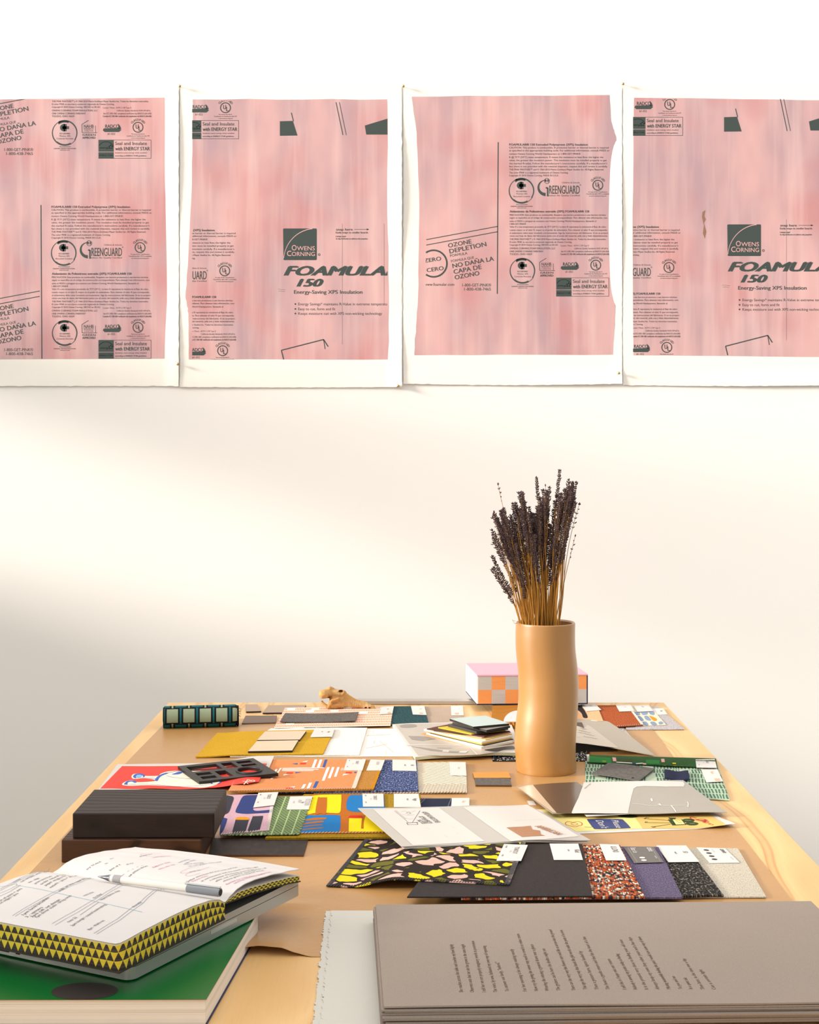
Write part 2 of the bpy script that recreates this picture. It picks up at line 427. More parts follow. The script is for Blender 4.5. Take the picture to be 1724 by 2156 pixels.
        s.t('NAHB', 177, 687.5, 6.6, 197.5, bold=.015); s.t('RESEARCH', 177, 693, 2.8, 197.5); s.t('CENTER', 177.5, 697.3, 3, 197, space=1.3)
        s.t('GREEN', 174, 705.6, 3.8, 201.5, bold=.03, space=1.1); s.t('APPROVED', 174, 711.6, 4.2, 201.5, bold=.03)
        s.poly([(219, 692), (252, 691), (256, 695), (251, 699.5), (221, 699.5), (217, 696)]); s.poly([(249, 682), (253, 686), (256, 693), (250, 692)])
        s.t('RADCO', 222, 687.5, 7, 251, bold=.02); s.t('#1-052', 227, 703.5, 4, 243)
        s.rect(208, 716, 240, 741); s.rect(208, 742, 240, 755.5)
        s.arc(224, 737, 17, 150, 25, .8, mat=1); s.t('energy', 211, 732.5, 4, 231, mat=1, shear=.2); s.t('ENERGY STAR', 210, 748.5, 3.4, 238, mat=1)
        st = [(234+(5 if k % 2 == 0 else 2.1)*math.sin(k*PI/5), 731-(5 if k % 2 == 0 else 2.1)*math.cos(k*PI/5)) for k in range(10)]
        s.line(st+st[:1], .8, 1)
        s.line([(240, 716.3), (318.5, 716.3), (318.5, 755), (240, 755)], .8)
        s.t('Seal and Insulate', 243, 723.5, 7, 309.5, bold=.012); s.t('with ENERGY STAR', 243, 734.6, 7.2, 315.5, bold=.02)
        s.t('Insulation saves energy when installed', 243, 743.2, 2.4, 309, bold=.015); s.t('according to ENERGY STAR guidelines.', 243, 749.5, 2.6, 309, bold=.02)
    def slogan(s, ox, oy, cx=897):
        s.ox, s.oy = ox, oy
        for q, x0, y0, x1, y1, h, bd in (('OZONE', 943.7, 522, 992.4, 512.7, 8.6, .02), ('DEPLETION', 946.6, 534.2, 1023.7, 518.5, 9, .02),
              ('FORMULA', 947.5, 541.6, 984, 535.9, 5.2, 0), ('FÓRMULA QUE', 949.8, 553, 997.6, 544.6, 5, 0),
              ('NO DAÑA LA', 953, 564.9, 1039.4, 549, 9, .02), ('CAPA DE', 955.3, 577.3, 1013.3, 566.3, 9, .02), ('OZONO', 957.6, 589, 1009, 579.4, 8.8, .02)):
            s.t(q, x0, y0-h/2, h, x1, ang=math.degrees(math.atan2(y0-y1, x1-x0)), bold=bd)
        s.arc(912.7, 555.3, 28, -125, 125, 3.4)
        s.t('ZERO', 893, 549.5, 8, 928.6, ang=8, bold=.02); s.t('CERO', 898.5, 569.5, 8, 933.8, ang=8, bold=.02)
        s.line([(897.3, 505), (1047.5, 477)], 1.6); s.line([(897.3, 516.4), (1047.5, 488.2)], 1.6)
        s.t('www.foamular.com', 893, 599, 6, 956); s.t('1-800-GET-PINK®', 973, 600.5, 6, 1033.6); s.t('1-800-438-7465', 977, 609, 6, 1033)
    def main(s, ox, oy):
        s.ox, s.oy = ox, oy
        q = lambda cx, cy, a0, a1: [(cx+2*math.cos(math.radians(a)), cy-2*math.sin(math.radians(a))) for a in range(a0, a1+1, 30)]
        sq = q(665, 483.5, 0, 90)+q(598.2, 483.5, 90, 180)+q(599, 546, 180, 270)+q(665, 546, 270, 360)
        s.poly(sq)
        s.lift += .0001
        s.arc(665, 549, 67.5, 96, 176, 1.6, .9, mat=1)
        s.t('O', 614.5, 522, 11, 624.5, mat=1); s.t('WENS', 625.5, 523.2, 8.6, 663, mat=1)
        s.t('C', 604.5, 534, 11, 613.5, mat=1); s.t('ORNING', 614.5, 535.2, 8.6, 663, mat=1)
        s.lift -= .0001
        s.arc(672, 536.5, 2, 0, 360, 1.2)
        s.t('FOAMULAR', 597, 571, 19, 836, shear=.32, bold=.11); s.t('150', 624, 596, 15.5, 677, shear=.32, bold=.11)
        s.t('Energy-Saving XPS Insulation', 619, 615, 7.4, 762.5, bold=.022)
        for y, q, x in ((640.4, 'Energy Savings* maintains R-Value in extreme temperatures', 825), (650.7, 'Easy to cut, form and fit', 706), (660.3, 'Keeps moisture out with XPS non-wicking technology', 804)):
            s.t(q, 628, y, 5.4, x); s.arc(622, y, .9, 0, 360, 1.8, n=10)
        s.t('snap here', 707.4, 483.5, 4.6, 742, bold=.03); s.line([(746, 483.5), (776, 483.5)], .8); s.poly([(772, 481.5), (777, 483.5), (772, 485.5)])
        s.t('Easily snaps to smaller boards', 707, 490, 3.6, 774.5, bold=.02); s.t('rompa aquí', 707, 497.8, 3.4, 728, bold=.02)
        s.t('Se deja fácilmente en tableros más pequeños', 707, 503, 2.8, 774, bold=.03)
        s.poly([(589.4, 256), (616.7, 255.2), (626.4, 286), (589.4, 286.5)]); s.line([(613.5, 238), (618, 256)], 1.8)
        s.poly([(768, 265), (814, 251), (870, 238), (870, 284), (771, 284)])
        s.line([(707.4, 216), (722, 285)], 1.6); s.line([(714.5, 216), (729, 285)], 1.2)
        s.line([(598, 760), (592.6, 737.7), (681.3, 715), (691, 730)], 2.2); s.line([(681.3, 715), (684.5, 735)], 1.6)
        s.line([(720.5, 471), (720.5, 725)], .4); s.line([(808.6, 471), (808.6, 640)], .4)
        s.line([(585, 609), (602, 610.5)], .4); s.line([(586, 613), (600, 614)], .4)
    def clip(s, x0, y0, x1, y1):
        s.ox = s.oy = 0; bm = bmesh.new(); vs = [bm.verts.new(v) for v in s.b.v]
        for f, m in zip(s.b.f, s.b.m):
            try: bm.faces.new([vs[i] for i in f]).material_index = m
            except ValueError: pass
        for co, no in ((s.at(x0, y0), -EX), (s.at(x1, y1), EX), (s.at(x0, y0), EZ), (s.at(x1, y1), -EZ)):
            bmesh.ops.bisect_plane(bm, geom=bm.verts[:]+bm.edges[:]+bm.faces[:], plane_co=co, plane_no=no, clear_outer=True)
        bm.verts.index_update()
        s.b.v = [v.co.copy() for v in bm.verts]; s.b.f = [tuple(v.index for v in f.verts) for f in bm.faces]; s.b.m = [f.material_index for f in bm.faces]
        bm.free()

SHEET_OFF = .004
def sheet(label, x0, y0, x1, y1, panel, seed, content, lifts):
    """one rag-paper sheet, deckle edged, with a pink printed panel"""
    def fn(u, v):
        x = x0+(x1-x0)*u; y = y1+(y0-y1)*v
        nz = noise.noise(Vector((u*40, v*40, seed)))
        if u in (0, 1): x += 1.3*nz+.8*noise.noise(Vector((0, v*130, seed)))
        if v in (0, 1): y += 1.2*nz+.7*noise.noise(Vector((u*110, 1, seed)))
        if v == 0: y += lifts[2]*math.sin(PI*u)
        off = SHEET_OFF+lifts[0]*(smooth(.93, 1, u)*(.5+.5*math.sin(v*9+seed)))+lifts[1]*smooth(.06, 0, v)*(.5+.5*math.sin(u*5+seed))
        return W(x, y, off)
    b = MB(); b.slab(fn, .0012, 70, 90, 0, 0, down=EY)
    o = b.build('printed_sheet', M_rag, smooth=40)
    tag(o, label, 'art print', 'pink prints pinned along the wall')
    b = MB(); b.ink([panel], lambda x, y: W(x, y, SHEET_OFF+.0002)); pn = b.build('pink_panel', pink_mat(seed), o)
    p = Print(SHEET_OFF+.0004); content(p)
    xs = [q[0] for q in panel]; ys = [q[1] for q in panel]
    return o, p, pn
def wob(pts, amp, seed, n=7):
    out = []
    for (ax, ay), (bx, by) in zip(pts, pts[1:]+pts[:1]):
        for k in range(n):
            t = k/n; out.append((ax+(bx-ax)*t+amp*noise.noise(Vector((t*9, ay*.05, seed))), ay+(by-ay)*t+amp*noise.noise(Vector((ax*.05, t*9, seed+5)))))
    return out
M_pinkrev = plain('pink paper showing through', (226, 172, 170), .6, .3)
def fin(o, p, clip, pn):
    p.clip(*clip); return p.b.build('lettering', [M_ink, M_pinkrev, M_stain], pn)
def c1(p):
    p.info(0, 0); p.line([(87, 432), (89, 757)], 2); p.slogan(-963, 136)
    p.info(0, -421); p.line([(87, 209), (88, 332)], 2); p.slogan(-963, -285)
o, p, pn = sheet('leftmost pink print, cut off by the left edge of the photo, dense small type', -92, 180, 377, 813,
    wob([(-62, 211), (347, 206), (353, 755), (-60, 757)], .8, 1), 1, c1, (.004, .002, 0)); fin(o, p, (-62, 209.5, 352, 755.5), pn)
def c2(p):
    p.main(0, 0); p.info(178, 49); p.info(184, -462)
o, p, pn = sheet('pink print with bold italic lettering between two margins, second from the left', 379, 181, 846, 815,
    wob([(407, 210), (816, 210), (818, 500), (819, 757), (398, 757), (397, 660), (391, 625), (396, 560), (404, 400)], 1.6, 2), 2, c2, (.006, .002, 1)); fin(o, p, (405, 213, 815.5, 757), pn)
def c3(p):
    p.info(962.5, -131); p.slogan(0, 0); p.ox = p.oy = 0; p.line([(1048.5, 300), (1046.5, 619)], 2)
o, p, pn = sheet('pink print with blank upper third and pale small type, second from the right', 849, 183, 1309, 808,
    wob([(866, 204), (1283, 201), (1286, 256), (1297, 290), (1303, 440), (1300, 590), (1295, 660), (1290, 747), (872, 748), (873, 728), (880, 630), (883, 430), (877, 280)], 1.5, 3), 3, c3, (.003, .004, 3)); fin(o, p, (896, 203, 1300, 747), pn)
def c4(p):
    p.main(934, -8.6); p.info(1112, 42); p.info(1118, -469)
    p.ox = p.oy = 0; p.poly([(1478, 447), (1484, 443), (1482, 456), (1485, 462), (1481, 470), (1486, 488), (1483, 503), (1479, 492), (1481, 475), (1477, 458)], mat=2)
o, p, pn = sheet('rightmost pink print with a brown smear, bold lettering runs out of the photo', 1311, 180, 1780, 811,
    wob([(1334, 206), (1748, 212), (1750, 752), (1333, 748), (1331, 480)], 1.2, 4), 4, c4, (.003, .004, 2)); fin(o, p, (1332, 209, 1747, 748), pn)

M_brass = plain('dull brass', (190, 165, 115), .35, .5, Metallic=.8)
for px, py, lab in ((376, 767, 'brass pin at lower gap between the two left pink prints'), (380, 184, 'brass pin at upper gap between the two left pink prints'),
                    (849, 184, 'brass pin at upper gap between the two middle pink prints'), (838, 813, 'brass pin at lower gap between the two middle pink prints'),
                    (1310, 179, 'brass pin at upper gap between the two right pink prints'), (1301, 786, 'brass pin at lower gap between the two right pink prints')):
    b = MB(); c = W(px, py, .014)
    rings = [(math.sin(k/8*PI)*.0042, math.cos(k/8*PI)*.0042) for k in range(9)]
    n = 14; vs = [c+Vector((r*math.cos(2*PI*i/n), -d, r*math.sin(2*PI*i/n))) for r, d in rings for i in range(n)]
    b.add(vs, [(k*n+i, k*n+(i+1) % n, (k+1)*n+(i+1) % n, (k+1)*n+i) for k in range(8) for i in range(n)])
    o = b.build('push_pin', M_brass, smooth=60); tag(o, lab, 'pin', 'pins holding the pink prints')
    b = MB(); b.tube([c+Vector((0, .003, 0)), c+Vector((0, .013, 0))], .0007, n=8); b.build('shaft', M_brass, o)

# ------------------------------------------------------------------ fabric materials (UV in metres on each swatch)
def fab(name, fn, rough=.85, bump=.4, bscale=900, **kw):
    n = N(name); v = n.uv(); c = fn(n, v)
    n.bump(n.noise(v, bscale, 2), bump, .0012)
    return n.done(c, rough, .15, **kw)
def felt(name, cols, scale=700, **kw):
    def f(n, v):
        a = n.noise(n.map(v, (1, .45, 1)), scale, 3, .65); g = n.noise(v, 30, 3)
        st = [(p, lin(*c)) for p, c in cols]
        c = n.ramp(a, st); return n.mix(n.math('MULTIPLY', g, .12), c, (0, 0, 0, 1))
    return fab(name, f, **kw)
M_cream_felt = felt('oatmeal felt', [(.28, (120, 110, 96)), (.42, (186, 176, 158)), (.6, (204, 195, 178)), (.8, (222, 214, 198))], 520)
M_speckle = felt('black speckled wool', [(.4, (22, 20, 20)), (.52, (40, 37, 34)), (.6, (110, 104, 96)), (.72, (190, 182, 170))], 330, bump=.8)
M_purple = felt('purple felt', [(.3, (66, 57, 80)), (.5, (92, 81, 108)), (.7, (132, 122, 142))], 600)
M_black_cloth = felt('black leather cloth', [(.3, (30, 26, 28)), (.7, (46, 41, 42))], 260, rough=.55)
M_mustard = felt('mustard felt', [(.3, (178, 132, 18)), (.55, (206, 160, 34)), (.75, (222, 182, 60))], 620)
M_must2 = felt('olive mustard wool', [(.3, (140, 108, 16)), (.6, (172, 136, 26)), (.8, (190, 156, 44))], 420, bump=.8)
M_ochre = felt('ochre canvas', [(.3, (150, 98, 34)), (.55, (186, 130, 56)), (.75, (205, 152, 80))], 500)
M_denim = felt('blue flecked wool', [(.35, (26, 36, 74)), (.48, (48, 64, 112)), (.58, (100, 114, 154)), (.68, (196, 200, 216))], 330, bump=.8)
M_rust = felt('rust boucle', [(.35, (140, 62, 28)), (.55, (178, 88, 44)), (.75, (206, 124, 76))], 420, bump=1.0)
M_teal = felt('dark teal wool', [(.35, (14, 42, 48)), (.55, (34, 78, 84)), (.7, (86, 122, 126))], 420, bump=.8)
M_taupe = felt('taupe silk', [(.3, (168, 146, 128)), (.7, (190, 170, 152))], 500)
M_lav = felt('pale lavender tweed', [(.35, (150, 142, 144)), (.55, (188, 182, 184)), (.7, (214, 210, 210))], 420)
M_navy_felt = felt('navy felt', [(.3, (20, 24, 46)), (.7, (38, 44, 74))], 500)
M_graphite = felt('dark grey hide', [(.3, (84, 80, 76)), (.7, (108, 103, 98))], 160, rough=.6)
M_hide = felt('dark brown hide', [(.3, (38, 30, 28)), (.6, (54, 44, 40)), (.8, (74, 62, 56))], 120, rough=.5)
M_hide_edge = plain('raw brown hide edge', (96, 58, 30), .7)
def tweed():
    def f(n, v):
        w = n.map(v, (1, .42, 1)); p = n.vor(w, 340, 1)
        c = n.ramp(n.xyz(p)[0], [(0, lin(166, 74, 34)), (.36, lin(204, 102, 54)), (.44, lin(216, 206, 188)), (.64, lin(176, 160, 142)), (.72, lin(40, 36, 44)), (.88, lin(196, 96, 48))], 'CONSTANT')
        e = n.vor(w, 340, 0); rows = n.math('SINE', n.math('MULTIPLY', n.xyz(v)[0], 700))
        c = n.mix(n.step(e, .45, .95), c, lin(36, 24, 24))
        return n.mix(n.math('MULTIPLY', n.step(rows, .6, 1), .55), c, lin(36, 30, 36))
    return fab('orange black tweed', f, bump=1, bscale=420)
M_tweed = tweed()
def leopard():
    def f(n, v):
        d = n.noise(v, 20, 2, out=1); w = n.new('VectorMath', 0, {'operation': 'ADD'}, _0=n.map(v, (1, 1.25, 1)), _1=n.new('VectorMath', 0, {'operation': 'SCALE'}, _0=d, Scale=.05))
        e = n.vor(w, 29, 0, 'DISTANCE_TO_EDGE'); p = n.xyz(n.vor(w, 29, 1))[0]
        inner = n.vor(n.map(w, loc=(.3, .1, 0)), 90, 0, 'DISTANCE_TO_EDGE')
        c = n.ramp(p, [(0, lin(206, 190, 24)), (.30, lin(206, 164, 150)), (.70, lin(92, 90, 28))], 'CONSTANT')
        blk = n.math('LESS_THAN', e, .125)
        return n.mix(blk, c, lin(40, 32, 28))
    return fab('black yellow pink camouflage print', f, bump=.2)
M_leopard = leopard()
def bars(name, base, bar, white, fu=420, fv=70):
    """short woven bars with scattered pale blocks"""
    def f(n, v):
        x, y, _ = n.xyz(v)
        row = n.math('FLOOR', n.math('MULTIPLY', y, fv)); sh = n.math('FRACT', n.math('MULTIPLY', n.math('SINE', n.math('MULTIPLY', row, 12.98)), 437.5))
        s = n.math('SINE', n.math('ADD', n.math('MULTIPLY', x, fu*2*PI/2), n.math('ADD', n.math('MULTIPLY', sh, 6.28), n.math('MULTIPLY', n.noise(n.map(v, (1, .3, 1)), 45, 2), 9.0))))
        c = n.mix(n.step(s, -.25, .25), lin(*base), lin(*bar))
        cell = n.new('CombineXYZ', 0, X=n.math('FLOOR', n.math('MULTIPLY', n.math('ADD', x, n.math('MULTIPLY', sh, .02)), 52)), Y=row)
        wn = n.new('TexWhiteNoise', 0, Vector=cell)
        c = n.mix(n.math('GREATER_THAN', wn, .84), c, lin(*white))
        edge = n.math('FRACT', n.math('MULTIPLY', y, fv))
        return n.mix(n.math('LESS_THAN', edge, .14), c, lin(*white))
    return fab(name, f, bump=.6, bscale=500)
M_coral = bars('coral brushstroke weave', (240, 214, 190), (216, 132, 98), (248, 236, 222), 560, 34)
M_sage = bars('sage brushstroke weave', (166, 182, 158), (66, 106, 84), (176, 190, 166), 330, 27)
def green_weave():
    def f(n, v):
        x, y, _ = n.xyz(v)
        d = n.new('TexChecker', 0, Vector=n.map(v, (1, .45, 1)), Scale=300, Color1=lin(84, 104, 66), Color2=lin(128, 146, 100))
        s = n.math('FRACT', n.math('MULTIPLY', x, 60))
        return n.mix(n.math('LESS_THAN', s, .13), d, lin(168, 184, 130))
    return fab('green striped weave', f, bump=.7, bscale=500)
M_green_weave = green_weave()
def navy_plaid():
    def f(n, v):
        x, y, _ = n.xyz(v)
        r = n.math('FRACT', n.math('MULTIPLY', y, 260)); c = n.mix(n.math('LESS_THAN', r, .35), lin(26, 30, 50), lin(44, 52, 78))
        q = n.math('FRACT', n.math('MULTIPLY', x, 12)); st = n.math('FRACT', n.math('MULTIPLY', x, 180))
        return n.mix(n.math('MULTIPLY', n.math('MULTIPLY', n.math('LESS_THAN', q, .3), n.math('LESS_THAN', st, .35)), .5), c, lin(128, 134, 150))
    return fab('navy plaid', f)
M_navy = navy_plaid()
def knit():
    n = N('cream cable knit'); v = n.uv(); x, y, _ = n.xyz(v)
    dg = n.math('ABSOLUTE', n.math('SINE', n.math('MULTIPLY', n.math('ADD', x, n.math('MULTIPLY', y, 1.15)), 210)))
    hz = n.math('ABSOLUTE', n.math('SINE', n.math('MULTIPLY', y, 520))); st = n.math('ABSOLUTE', n.math('SINE', n.math('MULTIPLY', n.math('SUBTRACT', x, y), 560)))
    h = n.mix(n.math('LESS_THAN', y, .065), dg, hz); hh = n.math('ADD', n.math('MULTIPLY', h, .8), n.math('MULTIPLY', st, .25))
    n.bump(hh, 1.0, .004)
    return n.done(lin(222, 210, 188), .9, .1)
M_knit = knit()
def loose_white():
    def f(n, v):
        a = n.noise(n.map(v, (1, 5, 1)), 160, 3); return n.ramp(a, [(.35, lin(214, 208, 198)), (.6, lin(240, 236, 228))])
    return fab('white loose weave', f, bump=1, bscale=350)
M_white_weave = loose_white()
def ribbed():
    n = N('ribbed ochre rug'); v = n.uv(); d = n.vor(v, 1.6, 0)
    x, y, _ = n.xyz(v)
    r = n.math('SQRT', n.math('ADD', n.math('POWER', n.math('SUBTRACT', x, .02), 2), n.math('POWER', n.math('SUBTRACT', y, -.02), 2)))
    s = n.math('ADD', n.math('MULTIPLY', n.math('SINE', n.math('MULTIPLY', r, 900)), .5), .5)
    n.bump(s, .8, .003)
    return n.done(n.mix(s, lin(150, 92, 24), lin(206, 138, 46)), .8, .2)
M_ribbed = ribbed()
def dots():
    def f(n, v):
        d = n.vor(v, 190, 0); return n.mix(n.math('LESS_THAN', d, .3), lin(16, 15, 16), lin(224, 220, 212))
    return fab('black cloth with white dots', f)
M_dots = dots()
P_orange = felt('orange linen', [(.3, (212, 130, 78)), (.7, (226, 150, 98))], 400)
P_pink = felt('lilac pink cotton', [(.3, (196, 154, 166)), (.7, (210, 172, 182))], 400)
P_rustc = felt('burnt orange cotton', [(.3, (172, 92, 18)), (.7, (188, 108, 32))], 400)
P_cream = felt('cream print cloth', [(.3, (226, 208, 178)), (.7, (240, 226, 202))], 400)
P_peach = felt('peach print cloth', [(.3, (222, 168, 122)), (.7, (232, 184, 142))], 400)
P_green = felt('forest green stripe cloth', [(.3, (34, 70, 34)), (.7, (52, 92, 46))], 400)
ik = lambda nm, c: plain('print '+nm, c, .8, .15, .06, 400)
I_white, I_blue, I_red = ik('white', (240, 232, 222)), ik('royal blue', (52, 86, 152)), ik('tomato red', (214, 62, 36))
I_navy, I_slate, I_ochre = ik('deep blue', (44, 58, 112)), ik('slate', (52, 52, 62)), ik('ochre', (212, 142, 24))
I_yellow, I_sky, I_rust, I_scar = ik('acid yellow', (226, 204, 14)), ik('sky blue', (22, 110, 172)), ik('burnt orange', (178, 98, 24)), ik('scarlet', (196, 38, 22))
I_black, I_blush, I_steel = ik('black', (36, 34, 36)), ik('blush', (206, 156, 152)), ik('steel blue', (128, 146, 172))
I_fgreen, I_lgreen = ik('leaf green', (40, 112, 52)), ik('dark olive', (52, 66, 34))
I_lilac = ik('lilac', (200, 164, 176))
M_thread_w = plain('white overlock thread', (226, 218, 206), .8, .1)
M_thread_k = plain('charcoal overlock thread', (80, 78, 80), .8, .1)
M_thread_o = plain('ochre overlock thread', (196, 138, 34), .8, .1)
M_card = plain('white sample card', (212, 207, 201), .6, .3, .015, 40)
M_card_grey = plain('grey sample card', (104, 100, 96), .6, .3, .03, 40)
M_type = plain('dark grey type', (62, 58, 58), .6, .3, .05, 300)
M_type_lt = plain('pale grey type', (176, 170, 164), .6, .3, .05, 300)
M_peachtab = plain('peach tab', (236, 172, 142), .6, .3, .03, 100)

# ------------------------------------------------------------------ swatch builder
class Quad:
    """a sheet-like surface through four photo points lying z above the table"""
    def __init__(s, cs, z, zf=None):
        s.c = [T(p[0], p[1], p[2] if len(p) > 2 else z) for p in cs]   # back-left, back-right, front-right, front-left
        s.zf = zf
        bl, br, fr, fl = s.c
        s.lu = ((br-bl).length+(fr-fl).length)/2; s.lv = ((bl-fl).length+(br-fr).length)/2
    def __call__(s, u, v, lift=0.0):
        bl, br, fr, fl = s.c
        p = (fl*(1-u)+fr*u)*(1-v)+(bl*(1-u)+br*u)*v
        return p+EZ*(lift+(s.zf(u, v) if s.zf else 0))
    def inv(s, px, py):
        u = v = .5
        for _ in range(12):
            def e(u, v):
                p = s(u, v); return Vector((HX+F*p.x/p.y-px, HY+F*(CZ-p.z)/p.y-py))
            e0 = e(u, v); du = (e(u+1e-4, v)-e0)/1e-4; dv = (e(u, v+1e-4)-e0)/1e-4
            det = du.x*dv.y-du.y*dv.x
            if abs(det) < 1e-9: break
            u -= (e0.x*dv.y-e0.y*dv.x)/det; v -= (du.x*e0.y-du.y*e0.x)/det
        return (u, v)
def stitches(q, edges, mat, parent, r=.0005, step=.0045, deep=.005):
    b = MB()
    for e in edges:
        path = {'f': lambda t: (t, 0, 0, 1), 'r': lambda t: (1, t, -1, 0), 'b': lambda t: (t, 1, 0, -1), 'l': lambda t: (0, t, 1, 0)}[e]
        L = q.lu if e in 'fb' else q.lv; n = max(4, int(L/step)); dl = deep/(q.lv if e in 'fb' else q.lu)
        for k in range(n):
            u, v, iu, iv = path((k+.5)/n); u2, v2, _, _ = path((k+1.0)/n)
            a = q(u, v, .0002)-Vector((iu, iv, 0))*.0006; c = q(min(1, max(0, u2+iu*dl)), min(1, max(0, v2+iv*dl)), .0006)
            b.tube([a, c], r, n=4)
    return b.build('overlock_stitching', mat, parent)
def card(parent, cs, z, lines=(), mats=None, th=.0006, base=None, name='sample_card'):
    q = Quad(cs, z); b = MB(); b.slab(q, th, 4, 3, 0, 0)
    bl, br, fr, fl = q.c
    for ln in lines:
        if ln[0] == 'rect':
            _, u0, v0, u1, v1, m = ln; b.ink([[(u0, v0), (u1, v0), (u1, v1), (u0, v1)]], lambda u, v: q(u, v, .0004), m)
        elif ln[0] == 'dot':
            _, u, v, r, m = ln; b.ink([[(u+r/q.lu*math.cos(k*PI/8), v+r/q.lv*math.sin(k*PI/8)) for k in range(16)]], lambda u, v: q(u, v, .0004), m)
        else:
            s, u, v, h, L, m = ln[:6]; bd = ln[6] if len(ln) > 6 else .01
            p = q(u, v, .0004); d = (q(u, 0)-q(u, 1)).normalized(); ex = (q(1, v)-q(0, v)).normalized()
            b.text(s, p, d, ex, h, L, m, bold=bd)
    return b.build(name, mats or [M_card, M_type, M_type_lt, M_peachtab], parent)
GR = 'fabric samples fanned out on the table'
def swatch(label, cs, z, th, mat, zf=None, side=None, nu=16, nv=10, prints=(), stitch=None, name='fabric_swatch', cat='fabric sample', group=GR, pmats=(), pink=None, wav=.0004):
    sd_ = len(label)*1.37
    f2 = (lambda u, v: (zf(u, v) if zf else 0)+wav*noise.noise(Vector((u*4, v*4, sd_))))
    q = Quad(cs, z+th, f2)
    g = q if not pink else (lambda u, v, lift=0.0: q(u+(pink/q.lu*(1 if int(v*nv+.5) % 2 else 0) if u == 1 else 0), v-(pink/q.lv*(1 if int(u*nu+.5) % 2 else 0) if v == 0 else 0), lift))
    b = MB(); b.slab(g, th*.92, nu, nv, 0, 1 if side else 0, (q.lu, q.lv))
    mats = [mat]+([side] if side else [mat])+list(pmats)
    for pr in prints:
        kind, mi = pr[0], pr[1]; loop = pr[2]
        if kind == 'blob': loop = [tuple(p[:2]) for p in catmull([Vector((x, y, 0)) for x, y in loop], 5)]
        uv = [q.inv(x, y) for x, y in loop]
        uv = [(min(.999, max(.001, u)), min(.999, max(.001, v))) for u, v in uv]
        b.ink([uv], lambda u, v: q(u, v, .0003+.0002*(pr[3] if len(pr) > 3 else 0)), 2+mi, .12)
    o = b.build(name, mats, smooth=50)
    tag(o, label, cat, group)
    if stitch: stitches(q, stitch[1], stitch[0], o, *(stitch[2:]))
    return o, q

# ------------------------------------------------------------------ front fan of samples (lowest is the one furthest right)
Z0 = .0016
TT = ('TOSA&TOUT', .50, .82, .0085, .036, 1, 0); 
def tt(sc=1.0): return [('TOSA&TOUT', .52, .84, .0065*sc, .036*sc, 1, 0), ('linen', .36, .62, .004*sc, None, 2, 0), ('sample', .12, .9, .003*sc, None, 1), ('width', .12, .36, .003*sc, None, 1)]
o, q = swatch('oatmeal felt sample, rightmost of the front fan', [(1360, 1785), (1553, 1786), (1613, 1888), (1400, 1889)], Z0, .002, M_cream_felt)
card(o, [(1466, 1784), (1526, 1786), (1557, 1816), (1494, 1817)], Z0+.0032, [('camira', .76, .92, .008, .022, 1, .02), ('dot', .26, .82, .0042, 1), ('dot', .26, .62, .0042, 1), ('dot', .26, .42, .0042, 1), ('dot', .26, .22, .0042, 1),
     ('wool rich', .46, .9, .003, None, 2), ('made of felt', .86, .4, .0028, .016, 2), ('rect', .66, .08, .665, .92, 2), ('rect', .1, .08, .105, .92, 2)])
o, q = swatch('black and white speckled wool sample overlapping the oatmeal felt', [(1290, 1783), (1447, 1785), (1523, 1884), (1330, 1887)], Z0+.002, .0035, M_speckle, wav=.0008)
card(o, [(1382, 1780), (1444, 1780), (1472, 1814), (1407, 1815)], Z0+.0075, [('53', .72, .62, .007, None, 1), ('wool', .42, .6, .004, None, 1, .03)])
o, q = swatch('purple felt sample with a dark grey card', [(1110, 1781), (1386, 1783), (1437, 1889), (1054, 1892)], Z0+.0055, .003, M_purple)
card(o, [(1313, 1784), (1376, 1783), (1397, 1815), (1335, 1817)], Z0+.0105, [('camira', .74, .95, .009, .022, 1, .02), ('Blazer Lite', .2, .95, .008, .028, 1), ('dot', .38, .3, .0045, 1), ('dot', .38, .14, .0045, 1), ('sustainable wool', .82, .4, .003, .014, 1), ('rect', .12, .04, .125, .96, 1), ('rect', .9, .04, .905, .96, 1)], [M_card_grey, M_card, M_card, M_card])
o, q = swatch('orange and black nubby tweed sample', [(1040, 1778), (1305, 1779), (1357, 1888), (970, 1890)], Z0+.0085, .0035, M_tweed, wav=.001)
card(o, [(1262, 1777), (1302, 1778), (1319, 1811), (1276, 1811)], Z0+.0137, [('LUXI', .52, .84, .009, .030, 1, -.005)])
o, q = swatch('plain black leather cloth sample beside the camouflage print', [(940, 1777), (1226, 1777), (1247, 1886), (857, 1888)], Z0+.012, .002, M_black_cloth)
card(o, [(1157, 1776), (1217, 1776), (1227, 1810), (1166, 1810)], Z0+.0152, [('Kid', .8, .6, .008, None, 1), ('cow', .56, .62, .004, None, 1, .03)])
o, q = swatch('black, yellow and pink camouflage print sample, leftmost of the front fan', [(772, 1763), (1112, 1779), (1072, 1884), (687, 1865)], Z0, .0014, M_leopard,
              zf=lambda u, v: .0145*smooth(.12, .40, u), stitch=(M_thread_k, 'frlb', .0006, .004, .007), nu=40)
card(o, [(1061, 1777), (1111, 1779), (1097, 1812), (1045, 1812)], Z0+.0175, tt(1.05))

